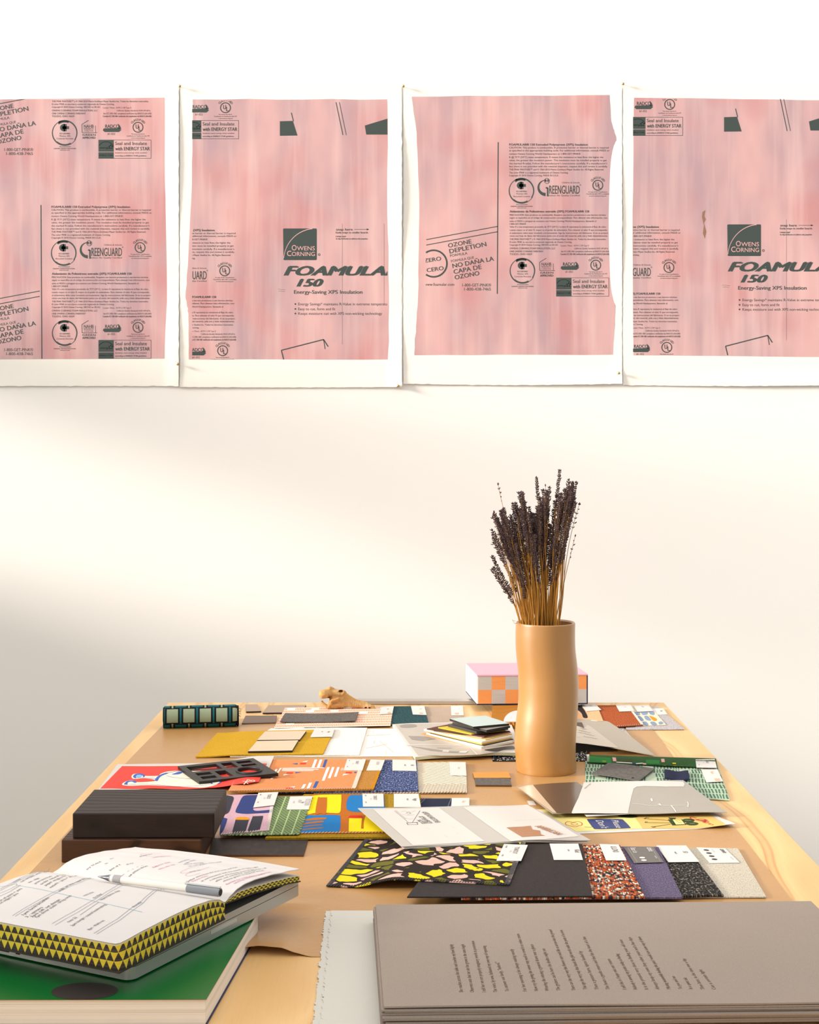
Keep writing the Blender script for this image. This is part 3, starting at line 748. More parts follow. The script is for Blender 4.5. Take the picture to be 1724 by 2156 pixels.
# ------------------------------------------------------------------ second fan
o, q = swatch('navy plaid sample, rightmost of the middle fan', [(800, 1681), (988, 1681), (985, 1765), (645, 1766)], Z0, .0018, M_navy)
card(o, [(951, 1680), (988, 1680), (988, 1700), (950, 1700)], Z0+.0028, [('Guy', .6, .7, .006, None, 3)])
o, q = swatch('olive mustard wool sample between the navy plaid and the yellow print', [(640, 1672), (885, 1672), (888, 1761), (558, 1764)], Z0+.0018, .0035, M_must2)
card(o, [(829, 1671), (881, 1671), (886, 1699), (829, 1699)], Z0+.0065, [('Ingo', .76, .62, .007, None, 1), ('wool', .5, .62, .004, None, 1, .03)])
o, q = swatch('yellow, blue and burnt orange abstract print sample', [(652, 1673), (808, 1672), (815, 1753), (560, 1755)], Z0+.0053, .0014, P_rustc, nu=24, nv=12,
    pmats=[I_yellow, I_sky, I_scar, I_rust], stitch=(M_thread_w, 'f', .0005), prints=[
    ('blob', 0, [(655, 1680), (664, 1675), (690, 1673.5), (716, 1673.5), (718.5, 1676), (718, 1695), (715, 1711), (700, 1712), (685, 1711.5), (663, 1712), (644, 1713)]),
    ('blob', 3, [(669, 1681), (674, 1679.5), (686, 1679.5), (688.5, 1682), (686, 1713), (675, 1713), (664, 1713)], 1),
    ('blob', 1, [(736, 1676), (742, 1674), (760, 1674), (806, 1674), (809, 1690), (808, 1712), (760, 1710), (734, 1707), (729, 1697), (731, 1684)]),
    ('blob', 1, [(643, 1720), (665, 1717), (700, 1716), (714, 1717.5), (716.5, 1722), (714, 1750), (690, 1751.5), (630, 1752)]),
    ('blob', 3, [(642, 1726), (662, 1722.5), (684, 1722), (686, 1725), (668, 1727), (642, 1728.5)], 1),
    ('blob', 3, [(638, 1734), (660, 1730.5), (679, 1729), (680, 1731.5), (660, 1734), (637, 1736.5)], 1),
    ('blob', 3, [(637, 1741), (660, 1737.5), (677, 1736.5), (677, 1738), (658, 1740), (635, 1742.5)], 1),
    ('blob', 3, [(634, 1747), (660, 1744), (679, 1743), (679, 1744.5), (658, 1746.5), (633, 1748.5)], 1),
    ('poly', 0, [(735, 1722), (762, 1722), (760, 1745), (812, 1748), (812, 1752), (734, 1751)]),
    ('blob', 0, [(770, 1718), (790, 1716), (812, 1718), (813, 1748), (790, 1750), (767, 1749)]),
    ('blob', 2, [(735, 1719.5), (740, 1717.5), (758, 1717.5), (761.5, 1720), (761, 1722.8), (735, 1722.8)], 1)])
card(o, [(763, 1671), (807, 1671), (808, 1698), (764, 1698)], Z0+.0078, tt(.9))
o, q = swatch('green striped weave sample with pinked edges', [(500, 1677), (657, 1677), (629, 1756), (463, 1758)], Z0+.0067, .0012, M_green_weave, nu=44, nv=24, pink=.0025)
card(o, [(611, 1677), (658, 1676), (650, 1704), (603, 1704)], Z0+.0088, [('rect', .74, .3, .95, .78, 2), ('KNOLL', .8, .72, .005, .022, 0), ('Ivy', .58, .55, .006, None, 1), ('GREEN', .42, .72, .0055, .02, 2), ('weave', .2, .62, .004, None, 2)])
o, q = swatch('lilac sample printed with blue and slate blocks, beside the dark wood block', [(470, 1674), (580, 1671), (566, 1748), (462, 1757)], Z0+.0079, .0014, P_pink, nu=20, nv=12,
    pmats=[I_navy, I_slate, I_ochre, I_lilac], stitch=(M_thread_w, 'fr', .0005), prints=[
    ('blob', 1, [(470, 1678), (484, 1676), (492, 1680), (488, 1694), (480, 1712), (462, 1713)]),
    ('blob', 0, [(462, 1724), (476, 1723), (478, 1727), (472, 1745), (466, 1755), (461, 1756)]),
    ('blob', 0, [(503, 1692), (509, 1680), (516, 1675), (534, 1674), (560, 1674), (574, 1676), (574, 1708), (572, 1711), (550, 1714), (525, 1714), (500, 1712), (496, 1707)]),
    ('blob', 3, [(533, 1704), (540, 1701), (574, 1697), (575, 1704), (552, 1707), (538, 1707.5)], 1),
    ('poly', 1, [(496, 1726), (524, 1726), (518, 1748), (517, 1753), (488, 1755)]),
    ('poly', 1, [(532, 1719), (554, 1718), (553, 1724), (547, 1747), (524, 1752), (521, 1749)]),
    ('blob', 2, [(497, 1724), (500, 1721), (521, 1721), (524, 1724), (524, 1726.5), (497, 1726.5)], 1)])
card(o, [(544, 1669), (586, 1667.5), (577, 1695), (533, 1700)], Z0+.0115, tt(.95))
o, q = swatch('dark brown hide sample under the fan beside the wood blocks', [(448, 1764.5), (649, 1765), (639, 1800), (440, 1800)], .001, .0028, M_hide, side=M_hide_edge, name='leather_sample', cat='leather sample', group='leather samples on the table')

# ------------------------------------------------------------------ third fan
o, q = swatch('cream cable knit sample, rightmost of the third fan', [(700, 1604), (981, 1605), (983, 1667), (660, 1669)], Z0, .0035, M_knit, wav=.001)
card(o, [(946, 1604), (980, 1604.5), (982, 1633), (948, 1632)], Z0+.005, [('Loop', .5, .6, .005, None, 2)])
o, q = swatch('blue flecked wool sample with a white card', [(640, 1600), (877, 1600), (881, 1664), (570, 1667)], Z0+.0035, .003, M_denim, wav=.0008)
card(o, [(826, 1599), (875, 1600), (877, 1623), (826, 1622)], Z0+.0076, [('Safi', .78, .55, .006, None, 1), ('wool', .5, .55, .004, None, 1, .03)])
o, q = swatch('ochre canvas sample between the orange print and the blue wool', [(560, 1601), (809, 1600), (786, 1662), (500, 1667)], Z0+.0065, .0022, M_ochre, stitch=(M_thread_o, 'fr', .0005))
card(o, [(780, 1599), (810, 1600), (802, 1622), (771, 1622)], Z0+.0098, [('LUXI', .5, .8, .006, .026, 2)])
o, q = swatch('orange linen sample printed with white, blue and red bars', [(520, 1599.5), (770, 1599), (748, 1660), (480, 1665)], Z0+.0087, .0014, P_orange, nu=24, nv=10,
    pmats=[I_white, I_blue, I_red], stitch=(M_thread_w, 'fr', .0005, .0045, .007), prints=[('poly', m, [(480+x/5.747, 1590+y/5.747) for x, y in p]) for m, p in (
    (0, [(1050, 50), (1082, 50), (1042, 158), (1008, 158)]), (0, [(1112, 50), (1144, 50), (1106, 158), (1072, 158)]), (1, [(1172, 52), (1204, 52), (1170, 148), (1140, 148)]),
    (0, [(1198, 146), (1232, 146), (1168, 310), (1134, 310)]), (0, [(1258, 146), (1290, 146), (1240, 280), (1208, 280)]), (0, [(1322, 146), (1352, 146), (1312, 262), (1282, 262)]),
    (0, [(660, 156), (1150, 150), (1170, 158), (660, 164)]), (0, [(656, 170), (1100, 168), (1090, 177), (652, 178)]), (0, [(652, 184), (1040, 184), (1030, 193), (648, 193)]),
    (0, [(630, 156), (652, 156), (600, 230), (575, 230)]), (0, [(575, 170), (600, 170), (540, 290), (515, 290)]), (0, [(470, 60), (500, 60), (470, 90), (445, 90)]), (1, [(500, 62), (525, 62), (515, 90), (485, 90)]),
    (0, [(885, 84), (950, 84), (970, 66)]), (2, [(876, 92), (946, 92), (936, 112), (868, 112)]), (1, [(770, 105), (842, 98), (838, 114)]),
    (2, [(712, 207), (790, 207), (782, 224), (704, 224)]), (1, [(815, 207), (890, 207), (812, 221)]), (0, [(676, 232), (752, 228), (668, 250)]),
    (2, [(1428, 204), (1502, 204), (1494, 222), (1420, 222)]), (1, [(1530, 204), (1556, 202), (1550, 216), (1524, 218)]), (0, [(1396, 228), (1475, 226), (1386, 250)]),
    (0, [(910, 356), (946, 352), (920, 402), (884, 406)]), (0, [(982, 334), (1018, 334), (986, 400), (950, 404)]), (1, [(1060, 318), (1098, 318), (1060, 396), (1024, 398)]),
    (0, [(740, 388), (816, 378), (800, 394)]), (2, [(700, 396), (790, 392), (780, 404), (690, 408)]), (0, [(1368, 158), (1400, 156), (1396, 163), (1364, 164)]), (0, [(1362, 176), (1398, 174), (1394, 181), (1358, 182)]))])
card(o, [(731, 1598), (770, 1599), (763, 1622), (723, 1622)], Z0+.0113, tt(.8))

# leather chips in front of the vase's left
GL = 'leather samples on the table'
o, q = swatch('taupe leather chip in front of the orange one', [(999, 1638), (1073, 1638.5), (1077, 1653), (1001, 1652.5)], .001, .003, M_graphite, side=M_hide_edge, nu=8, nv=4, name='leather_sample', cat='leather sample', group=GL)
o, q = swatch('orange leather chip lying left of the vase', [(995, 1626), (1070, 1625.5), (1075, 1637.5), (998, 1637.5)], .001, .003, plain('orange leather', (214, 138, 44), .5, .4, .05, 200), side=M_hide_edge, nu=8, nv=4, name='leather_sample', cat='leather sample', group=GL)

# ------------------------------------------------------------------ mustard group with two tiles
o, q = swatch('white sheet with faint drawing under the white weave', [(600, 1536), (829, 1534), (871, 1592), (500, 1594)], .001, .0008, plain('white drawing paper', (240, 232, 222), .7, .3, .02, 30), name='paper_sheet', cat='paper', group='loose sheets on the table',
    pmats=[plain('faint buff line', (222, 200, 172), .7)], prints=[('poly', 0, [(785, 1537), (786, 1537), (786, 1545), (785, 1545)]), ('poly', 0, [(772, 1548), (822, 1546), (822, 1547), (772, 1549)]), ('poly', 0, [(800, 1560), (830, 1584), (829, 1585), (799, 1561)]),
    ('poly', 0, [(812, 1580), (813, 1580), (813, 1590), (812, 1590)]), ('poly', 0, [(770, 1575), (815, 1566), (815, 1567), (770, 1576)]), ('poly', 0, [(787, 1560), (789, 1560), (788, 1566), (786, 1566)])])
o, q = swatch('white loosely woven sample right of the mustard felt', [(570, 1533), (773, 1532), (756, 1589), (484, 1592)], .002, .0022, M_white_weave, wav=.0012, nu=24)
o, q = swatch('mustard felt sample lying under two beige tiles', [(457, 1540), (704, 1536), (680, 1587), (412, 1590)], .0042, .0026, M_mustard, zf=lambda u, v: -.0028*smooth(.30, .05, u), wav=.0009)
card(o, [(664, 1532), (705, 1533), (699, 1551), (653, 1552)], .0085, [('Hay', .7, .6, .006, None, 1), ('felt', .4, .6, .004, None, 1)])
M_tile_edge = plain('dark tile edge', (48, 36, 30), .6)
def tile(label, cs, z, th, rgb, edge=None, name='finish_tile', group='small finish tiles', bev=.0004):
    q = Quad(cs, z+th); b = MB(); b.prism([[q.c[3], q.c[2], q.c[1], q.c[0]]], (0, 0, th), 0, 1)
    o = b.build(name, [plain('tile '+str(rgb), rgb, .5, .4, .03, 90), edge or M_tile_edge], bevel=(bev, 1)); return tag(o, label, 'tile', group)
tile('beige tile at the back on the mustard felt', [(558, 1540), (645, 1538.5), (631, 1557), (541, 1558)], .0073, .004, (206, 186, 160))
tile('beige tile at the front on the mustard felt', [(541, 1560), (628, 1558.5), (615, 1580), (522, 1581.5)], .0073, .004, (208, 188, 158))

# ------------------------------------------------------------------ far row
o, q = swatch('taupe silk sample, rightmost of the far fan left of the vase', [(800, 1488), (974, 1486), (976, 1522), (760, 1525)], .001, .0014, M_taupe)
card(o, [(949, 1486), (974, 1486), (976, 1506), (950, 1506)], .0036, [('rect', .3, .1, .6, .25, 3), ('Silk', .6, .7, .005, None, 2)])
o, q = swatch('dark teal wool sample in the far fan', [(700, 1488), (893, 1486.5), (902, 1522), (640, 1533)], .0024, .0022, M_teal, wav=.0008)
card(o, [(865, 1486), (893, 1486), (898, 1505), (869, 1504)], .0062, [('rect', .5, .08, .75, .22, 3), ('Teal', .6, .7, .005, None, 2)])
o, q = swatch('coral brushstroke weave sample beneath the animal skull', [(600, 1490), (828, 1487), (822, 1527), (577, 1532)], .0046, .0016, M_coral)
card(o, [(803, 1487), (829, 1487), (826, 1502), (798, 1504)], .0076, [('rect', .62, .05, .85, .2, 3), ('Brush', .5, .7, .005, None, 2)])
o, q = swatch('curled grey hide strip lying on the coral weave', [(600, 1503), (755, 1501), (748, 1519), (590, 1521)], .0064, .0022, M_graphite, nu=20, nv=4, zf=lambda u, v: .0025*(2*u-1)**2, name='leather_sample', cat='leather sample', group=GL)
tile('small grey brown tile just right of the woven roll', [(517, 1483), (542, 1483), (550, 1497), (518, 1498)], .001, .003, (164, 140, 122))
tile('wide grey brown tile left of the animal skull', [(565, 1484.8), (644.5, 1483.8), (633.6, 1499.6), (552.7, 1500.6)], .001, .003, (160, 136, 116))
o, q = swatch('brown leather strip at the end of the woven roll', [(517, 1506.5), (583, 1506.5), (580, 1521), (509, 1523)], .001, .0022, plain('dull brown leather', (104, 82, 70), .5, .4, .06, 200), nu=8, nv=4, name='leather_sample', cat='leather sample', group=GL)

# far right fan
GR2 = GR
o, q = swatch('pale lavender tweed sample near the far right table corner', [(1300, 1488), (1384, 1487), (1441, 1535), (1319, 1536)], .001, .0016, M_lav)
card(o, [(1371, 1492), (1396, 1491), (1405, 1504), (1382, 1505)], .0034, [('Bas', .6, .62, .006, None, 1)])
o, q = swatch('cream sample printed with steel blue petals and one orange one', [(1320, 1485), (1366, 1484), (1402, 1526), (1338, 1529)], .0026, .0014, P_cream, pmats=[I_steel, I_ochre], prints=[('blob', m, [(1190+x/6.63, 1470+y/6.63) for x, y in p]) for m, p in (
    (0, [(965, 195), (1035, 205), (1040, 232), (985, 235)]), (0, [(1060, 192), (1140, 190), (1142, 225), (1080, 235)]), (0, [(1165, 190), (1235, 186), (1240, 232), (1190, 228)]),
    (0, [(1010, 255), (1050, 255), (1095, 310), (1040, 312)]), (0, [(1100, 255), (1150, 250), (1195, 310), (1130, 305)]), (1, [(1172, 248), (1225, 262), (1275, 290), (1268, 316), (1225, 312)]),
    (0, [(1080, 335), (1130, 330), (1160, 378), (1105, 378)]), (0, [(1185, 335), (1240, 330), (1280, 372), (1215, 378)]), (0, [(1300, 340), (1340, 325), (1368, 352), (1320, 368)]))])
card(o, [(1332, 1485), (1364, 1484), (1375, 1497), (1341.6, 1498.6)], .0058, [('TOSA&TOUT', .5, .85, .005, .02, 2)])
o, q = swatch('rust boucle sample in the far right fan', [(1258, 1485), (1322, 1484), (1354, 1526), (1270, 1531)], .004, .0026, M_rust, stitch=(M_thread_w, 'fr', .0005))
card(o, [(1296, 1484), (1327, 1483), (1335, 1497), (1304, 1498)], .0082, [('Rust', .5, .7, .005, None, 2)])
o, q = swatch('peach print sample with black arcs just right of the vase', [(1185, 1485), (1256, 1483), (1270, 1518), (1180, 1520)], .0066, .0014, P_peach, pmats=[I_black], prints=[
    ('blob', 0, [(1190, 1492), (1205, 1487), (1218, 1486), (1226, 1490), (1233, 1500), (1237, 1511), (1228, 1511), (1224, 1502), (1215, 1495), (1200, 1494), (1190, 1498)])])
card(o, [(1223, 1483), (1253, 1482.5), (1266, 1494.5), (1234.5, 1497.5)], .0092, [('TOSA&TOUT', .5, .85, .005, .02, 2)])
# right middle
o, q = swatch('sage brushstroke weave sample under the grey hide chip', [(1232, 1602), (1508, 1604), (1536, 1684), (1232, 1668)], .001, .0018, M_sage, wav=.0012, nu=24)
card(o, [(1475, 1618), (1509, 1617.5), (1522, 1645), (1487, 1647)], .0048, [('rect', .55, .05, .85, .22, 3), ('Brush', .5, .75, .006, None, 3)])
o, q = swatch('dark green sample with coloured dashes, rolled along its front', [(1236, 1590), (1507, 1598), (1510, 1617), (1236, 1606)], .0032, .0016, P_green, zf=lambda u, v: .006*(1-v)*v*2+.001, nu=30, nv=8, pmats=[I_fgreen, I_lgreen, I_blush, I_yellow, I_ochre, I_navy, I_white], stitch=(M_thread_w, 'l', .0005, .005, .004),
    prints=[('poly', m, [(1050+x/3.135, 1580+y/3.135) for x, y in p]) for m, p in (
    (0, [(590, 38), (740, 50), (745, 85), (595, 78)]), (1, [(780, 52), (880, 55), (884, 84), (786, 82)]), (0, [(970, 62), (1060, 65), (1062, 92), (972, 90)]),
    (2, [(748, 46), (772, 48), (776, 72), (754, 72)]), (2, [(1070, 56), (1092, 56), (1096, 78), (1074, 78)]), (3, [(682, 68), (706, 70), (708, 76), (684, 75)]), (3, [(1145, 82), (1168, 83), (1170, 89), (1147, 88)]),
    (6, [(776, 76), (880, 82), (880, 86), (776, 80)]), (6, [(905, 86), (950, 82), (950, 86), (905, 90)]), (5, [(880, 80), (902, 82), (904, 90), (882, 88)]), (4, [(1082, 98), (1102, 98), (1104, 106), (1084, 106)]), (4, [(1150, 100), (1172, 100), (1174, 108), (1152, 108)]),
    (2, [(950, 84), (972, 86), (974, 96), (952, 94)]), (2, [(686, 86), (710, 86), (708, 92), (690, 92)]), (4, [(1198, 102), (1220, 104), (1222, 111), (1200, 110)]))])
card(o, [(1464, 1599), (1504.5, 1598), (1509, 1616), (1466, 1615.5)], .0088, tt(.7))
o, q = swatch('dark grey hide chip with a punched hole on the sage weave', [(1280, 1606), (1378.5, 1617), (1345, 1643), (1245, 1629)], .0066, .002, M_graphite, nu=10, nv=6, zf=lambda u, v: .001*math.sin(u*4), pmats=[I_black],
    prints=[('poly', 0, [(1332+2.5*math.cos(k*PI/5), 1637.6+1.2*math.sin(k*PI/5)) for k in range(10)])], name='leather_sample', cat='leather sample', group=GL)
o, q = swatch('small navy felt chip on the sage weave', [(1398, 1621), (1449, 1623.5), (1451, 1641.5), (1399, 1638.5)], .0042, .003, M_navy_felt, nu=10, nv=5, zf=lambda u, v: .0015*math.sin(u*7+1))
# cloth with white dots under the right booklet, behind the vase
o, q = swatch('black cloth sample with white dots peeping out behind the vase', [(1030, 1560), (1236, 1570), (1236, 1602), (1037, 1602)], .001, .0014, M_dots, nu=10, nv=6)

# ------------------------------------------------------------------ prints, magazines, sleeves
GP = 'loose prints and sheets on the table'
M_paper = plain('white print paper', (204, 198, 191), .6, .3, .015, 30)
def px_print(q, b, polys, lift=.0003, maxe=.1):
    for m, lp, k in polys:
        b.ink([[q.inv(x, y) for x, y in lp]], lambda u, v: q(u, v, lift+.00025*k), m, maxe)
def sheet_obj(name, label, cat, cs, z, th, mats, polys, zf=None, nu=24, nv=10, group=None, extra=None, inset=True):
    q = Quad(cs, z+th, zf); b = MB(); b.slab(q, th, nu, nv, 0, 0, (q.lu, q.lv)); px_print(q, b, polys)
    if extra: extra(q, b)
    o = b.build(name, mats, smooth=50); tag(o, label, cat, group); return o, q
def band(a0, a1, t, off=0):   # helper: point along an edge
    return (a0[0]+(a1[0]-a0[0])*t, a0[1]+(a1[1]-a0[1])*t+off)
def stroke(pts, w, closed=False):
    """outline of a brush line in photo points; w is the width in px across, thinner in y"""
    pts = [Vector((x, y)) for x, y in pts]; L, Rr = [], []
    for i, p in enumerate(pts):
        d = (pts[min(i+1, len(pts)-1)]-pts[max(i-1, 0)]); d = Vector((d.x, d.y*3)).normalized(); n = Vector((-d.y, d.x/3))
        ww = w[i] if isinstance(w, (list, tuple)) else w
        L.append(p+n*ww/2); Rr.append(p-n*ww/2)
    return [tuple(p) for p in L+Rr[::-1]]
def sm(pts, n=5): return [tuple(p[:2]) for p in catmull([Vector((x, y, 0)) for x, y in pts], n)]
def so_(pts, n=5): return [tuple(p[:2]) for p in catmull([Vector((x, y, 0)) for x, y in pts], n, False)]

# red print: a plain rounded white body with two blue-capped limbs
I_prred = plain('print vermilion', (222, 58, 44), .6, .3, .05, 60); I_prw = plain('print ivory', (240, 230, 206), .6, .3, .03, 60)
I_prb = plain('print blue', (46, 92, 178), .6, .3, .06, 60); I_prs = plain('print pale blue', (126, 178, 224), .6, .3, .06, 60)
rq = lambda x, y: (180+x/7.836, 1590+y/7.836)
zr = lambda u, v: .0128*smooth(.58, .92, u)+.0006*math.sin(u*23)*(1-v)
polys = [(1, [(257, 1613.3), (300, 1613.5), (380, 1613), (450, 1611), (520, 1608.5), (562, 1608), (545, 1646), (520, 1650), (480, 1655), (440, 1659), (300, 1661), (211, 1660.5)], 0),
  (2, [rq(*p) for p in sm([(760, 350), (800, 315), (900, 310), (975, 345), (1190, 345), (1240, 310), (1350, 275), (1500, 262), (1760, 262), (2000, 270), (2160, 320), (2230, 400), (2200, 470), (2060, 520), (1900, 540), (1560, 525), (1300, 512), (1000, 500), (760, 510), (620, 500), (610, 470), (700, 425), (790, 420), (860, 450), (1130, 435), (1120, 405), (960, 385), (790, 395)], 3)], 1),
  (3, [rq(*p) for p in sm([(785, 350), (830, 315), (930, 312), (985, 345), (950, 370), (940, 340), (860, 330), (830, 360), (840, 385), (800, 380)], 4)], 2),
  (4, [rq(*p) for p in sm([(835, 350), (870, 325), (920, 328), (935, 350), (890, 375), (845, 370)], 4)], 2),
  (3, [rq(*p) for p in sm([(635, 485), (690, 432), (800, 425), (845, 452), (810, 462), (760, 440), (700, 455), (690, 490)], 4)], 2),
  (3, [rq(*p) for p in stroke(so_([(840, 378), (960, 380), (1150, 392), (1180, 430), (1230, 350), (1330, 305), (1500, 272), (1600, 268)], 4), 14)], 2),
  (3, [rq(*p) for p in stroke(so_([(1160, 430), (1200, 370), (1260, 330), (1350, 300)], 4), 46)], 3),
  (3, [rq(*p) for p in stroke(so_([(660, 492), (800, 488), (960, 480), (1250, 500), (1450, 520), (1700, 520), (1950, 500), (2150, 470)], 4), 10)], 2),
  (3, [rq(*p) for p in stroke(so_([(1335, 345), (1450, 372), (1600, 388), (1800, 398), (1990, 420)], 4), 10)], 2),
  (3, [rq(*p) for p in sm([(1420, 322), (1480, 300), (1530, 282), (1590, 282), (1580, 305), (1520, 322)], 4)], 2),
  (3, [rq(*p) for p in sm([(2060, 470), (2100, 400), (2200, 370), (2240, 440), (2180, 480)], 4)], 2),
  (2, [rq(*p) for p in sm([(2090, 470), (2130, 410), (2190, 405), (2220, 440), (2170, 478)], 4)], 3)]
for st_ in ([(513, 1652), (519, 1646), (522, 1642), (530, 1645.5), (536, 1646), (533, 1643), (524, 1645), (516, 1647)], [(510, 1645.5), (525, 1646.5), (538, 1645)], [(514, 1652), (518, 1648), (522, 1651)]): polys.append((2, stroke(so_(st_, 4), 1.6), 2))
o, q = sheet_obj('art_print', 'red print of a rounded white body with blue outlines, under the black grid frame', 'art print', [(247, 1609), (577, 1605), (560, 1647), (204, 1666)], .0012, .0004,
    [M_paper, I_prred, I_prw, I_prb, I_prs], polys, zr, 44, 12, GP)

# black open grid frame with a ring, lying on the red print
M_blackpl = plain('matt black plastic', (22, 20, 19), .45, .4, .08, 200)
A, B, D = T(374, 1613, .008), T(533, 1596, .022), T(419, 1645.5, .008)
C_ = B+(D-A)
fq = lambda u, v: A+(B-A)*u+(D-A)*v
b = MB(); up = (B-A).cross(A-D).normalized(); up = up if up.z > 0 else -up
fr = lambda u0, v0, u1, v1: [fq(u0, v0), fq(u1, v0), fq(u1, v1), fq(u0, v1)]
hs = [fr(.08, .11, .47, .43), fr(.53, .11, .675, .43), fr(.08, .53, .27, .67), fr(.08, .75, .27, .89), fr(.33, .53, .47, .89)]
hs += [fr(.73, .11, .92, .24), fr(.73, .32, .92, .43)]
cx, cy = .725, .70
ring = lambda r, rv, n=40: [fq(cx+r*math.cos(2*PI*k/n), cy+rv*math.sin(2*PI*k/n)) for k in range(n)]
hs += [ring(.135, .155)]
b.prism([[fq(0, 0), fq(1, 0), fq(1, 1), fq(0, 1)]]+hs, up*.006, 0)
o = b.build('grid_frame', M_blackpl, bevel=(.0006, 2)); tag(o, 'black open grid frame with a round hole, lying across the red print', 'frame')
b = MB(); L = (B-A).length
ringp = [fq(cx+.15*math.cos(2*PI*k/48), cy+.172*math.sin(2*PI*k/48)) for k in range(49)]
b.tube([p+up*.0004 for p in ringp], .0022, n=8, cap=False); b.build('ring', M_blackpl, o, smooth=60)

# yellow print with a film camera and a blue sign, half under the clear sleeve
I_yl = plain('print pale yellow', (226, 208, 128), .55, .35, .05, 12); I_yt = plain('print tan yellow', (206, 172, 96), .55, .35, .06, 12)
I_nb = plain('print navy', (44, 56, 108), .55, .35, .05, 60); I_ol = plain('print dark olive', (70, 64, 46), .55, .35, .05, 60); I_rd = plain('print cherry red', (190, 44, 40), .55, .35, .05, 60)
yq = lambda x, y: (1080+x/3.592, 1630+y/3.592)
zy = lambda u, v: .006*smooth(.75, 1, u)*smooth(.6, 0, v)
yp = [(1, [yq(200, 268), yq(880, 268), yq(980, 413), yq(540, 432), yq(480, 436)], 0), (2, [yq(880, 268), yq(1475, 284), yq(1610, 386), yq(980, 413)], 0),
  (3, [yq(*p) for p in sm([(562, 350), (575, 342), (700, 341), (815, 342), (840, 355), (885, 402), (875, 411), (750, 416), (630, 418), (605, 408)], 3)], 1),
  (4, [yq(*p) for p in stroke([(540, 400), (575, 404), (605, 400)], 4)], 1)]
cl = sm([(395, 372), (415, 360), (450, 366), (490, 360), (520, 372), (518, 388), (495, 392), (470, 400), (430, 392), (405, 385)], 4)
yp += [(5, [yq(*p) for p in stroke(cl+cl[:1], 6)], 1), (5, [yq(*p) for p in stroke(sm([(440, 372), (470, 370), (490, 380), (465, 388), (445, 382)], 3), 4)], 1)]
yp += [(4, [yq(*p) for p in lp], 1) for lp in (
  [(1170, 345), (1195, 343), (1230, 388), (1205, 390)], stroke([(990, 338), (1178, 352)], 7), stroke([(998, 368), (1186, 371)], 7), stroke([(1050, 402), (1190, 380)], 7),
  stroke([(990, 340), (1010, 330), (1025, 335)], 8), stroke([(996, 368), (1004, 362), (1018, 364)], 8), stroke([(1045, 398), (1060, 404), (1078, 402)], 8),
  [(1172, 330), (1232, 332), (1225, 342), (1185, 342)], [(1196, 343), (1275, 343), (1312, 384), (1225, 389)],
  sm([(1275, 352), (1300, 340), (1350, 340), (1372, 352), (1350, 366), (1300, 366)], 4), sm([(1305, 375), (1330, 364), (1380, 366), (1402, 377), (1380, 388), (1330, 388)], 4))]
yp += [(1, [yq(*p) for p in [(1206, 346), (1270, 346), (1300, 381), (1232, 385)]], 2)]
yp += [(1, [yq(*p) for p in lp], 2) for lp in (stroke([(1300, 352), (1345, 353)], 3), stroke([(1335, 376), (1375, 377)], 3))] + [(4, [yq(*p) for p in lp], 3) for lp in (stroke([(1225, 352), (1250, 362)], 3), stroke([(1240, 372), (1275, 368)], 3), stroke([(1250, 352), (1268, 358)], 3))]
yp += [(5, [yq(*p) for p in stroke(so_([(1385, 336), (1350, 325), (1340, 335), (1370, 345), (1410, 350)], 4), 9)], 1), (4, [yq(*p) for p in sm([(790, 318), (830, 308), (900, 310), (945, 322), (900, 332), (830, 328)], 3)], 1)]
def ytxt(q, b):
    for s, px, ex_, ey_, h, L, m, bd in (('Please', (742, 350), None, (782, 411), .011, .038, 6, 0), ("Don't", (622, 352), None, (672, 413), .012, .038, 6, 0), ('CINEMA', (1375, 345), None, (1500, 388), .016, .05, 5, .02)):
        u, v = q.inv(*yq(*px)); u2, v2 = q.inv(*yq(*ey_)); p, p2 = q(u, v, .0008), q(u2, v2, .0008); d = (p2-p)
        b.text(s, p, d.normalized(), Vector((-d.y, d.x, 0)).normalized(), h, d.length, m, bold=bd, shear=.25)
o, q = sheet_obj('art_print', 'yellow print with a film camera and a blue sign, half under the clear sleeve', 'art print', [(1125, 1704), (1488, 1703), (1548, 1742), (1180, 1757)], .001, .0005,
    [M_paper, I_yl, I_yt, I_nb, I_ol, I_rd, M_paper], yp, zy, 30, 10, GP, ytxt)
# small white tab left of the sleeve
o, q = sheet_obj('paper_tab', 'small white paper tab between the two sleeves', 'paper', [(1109.5, 1686), (1123, 1686), (1129, 1695), (1114, 1695)], .001, .0004, [M_paper], [], None, 4, 3)
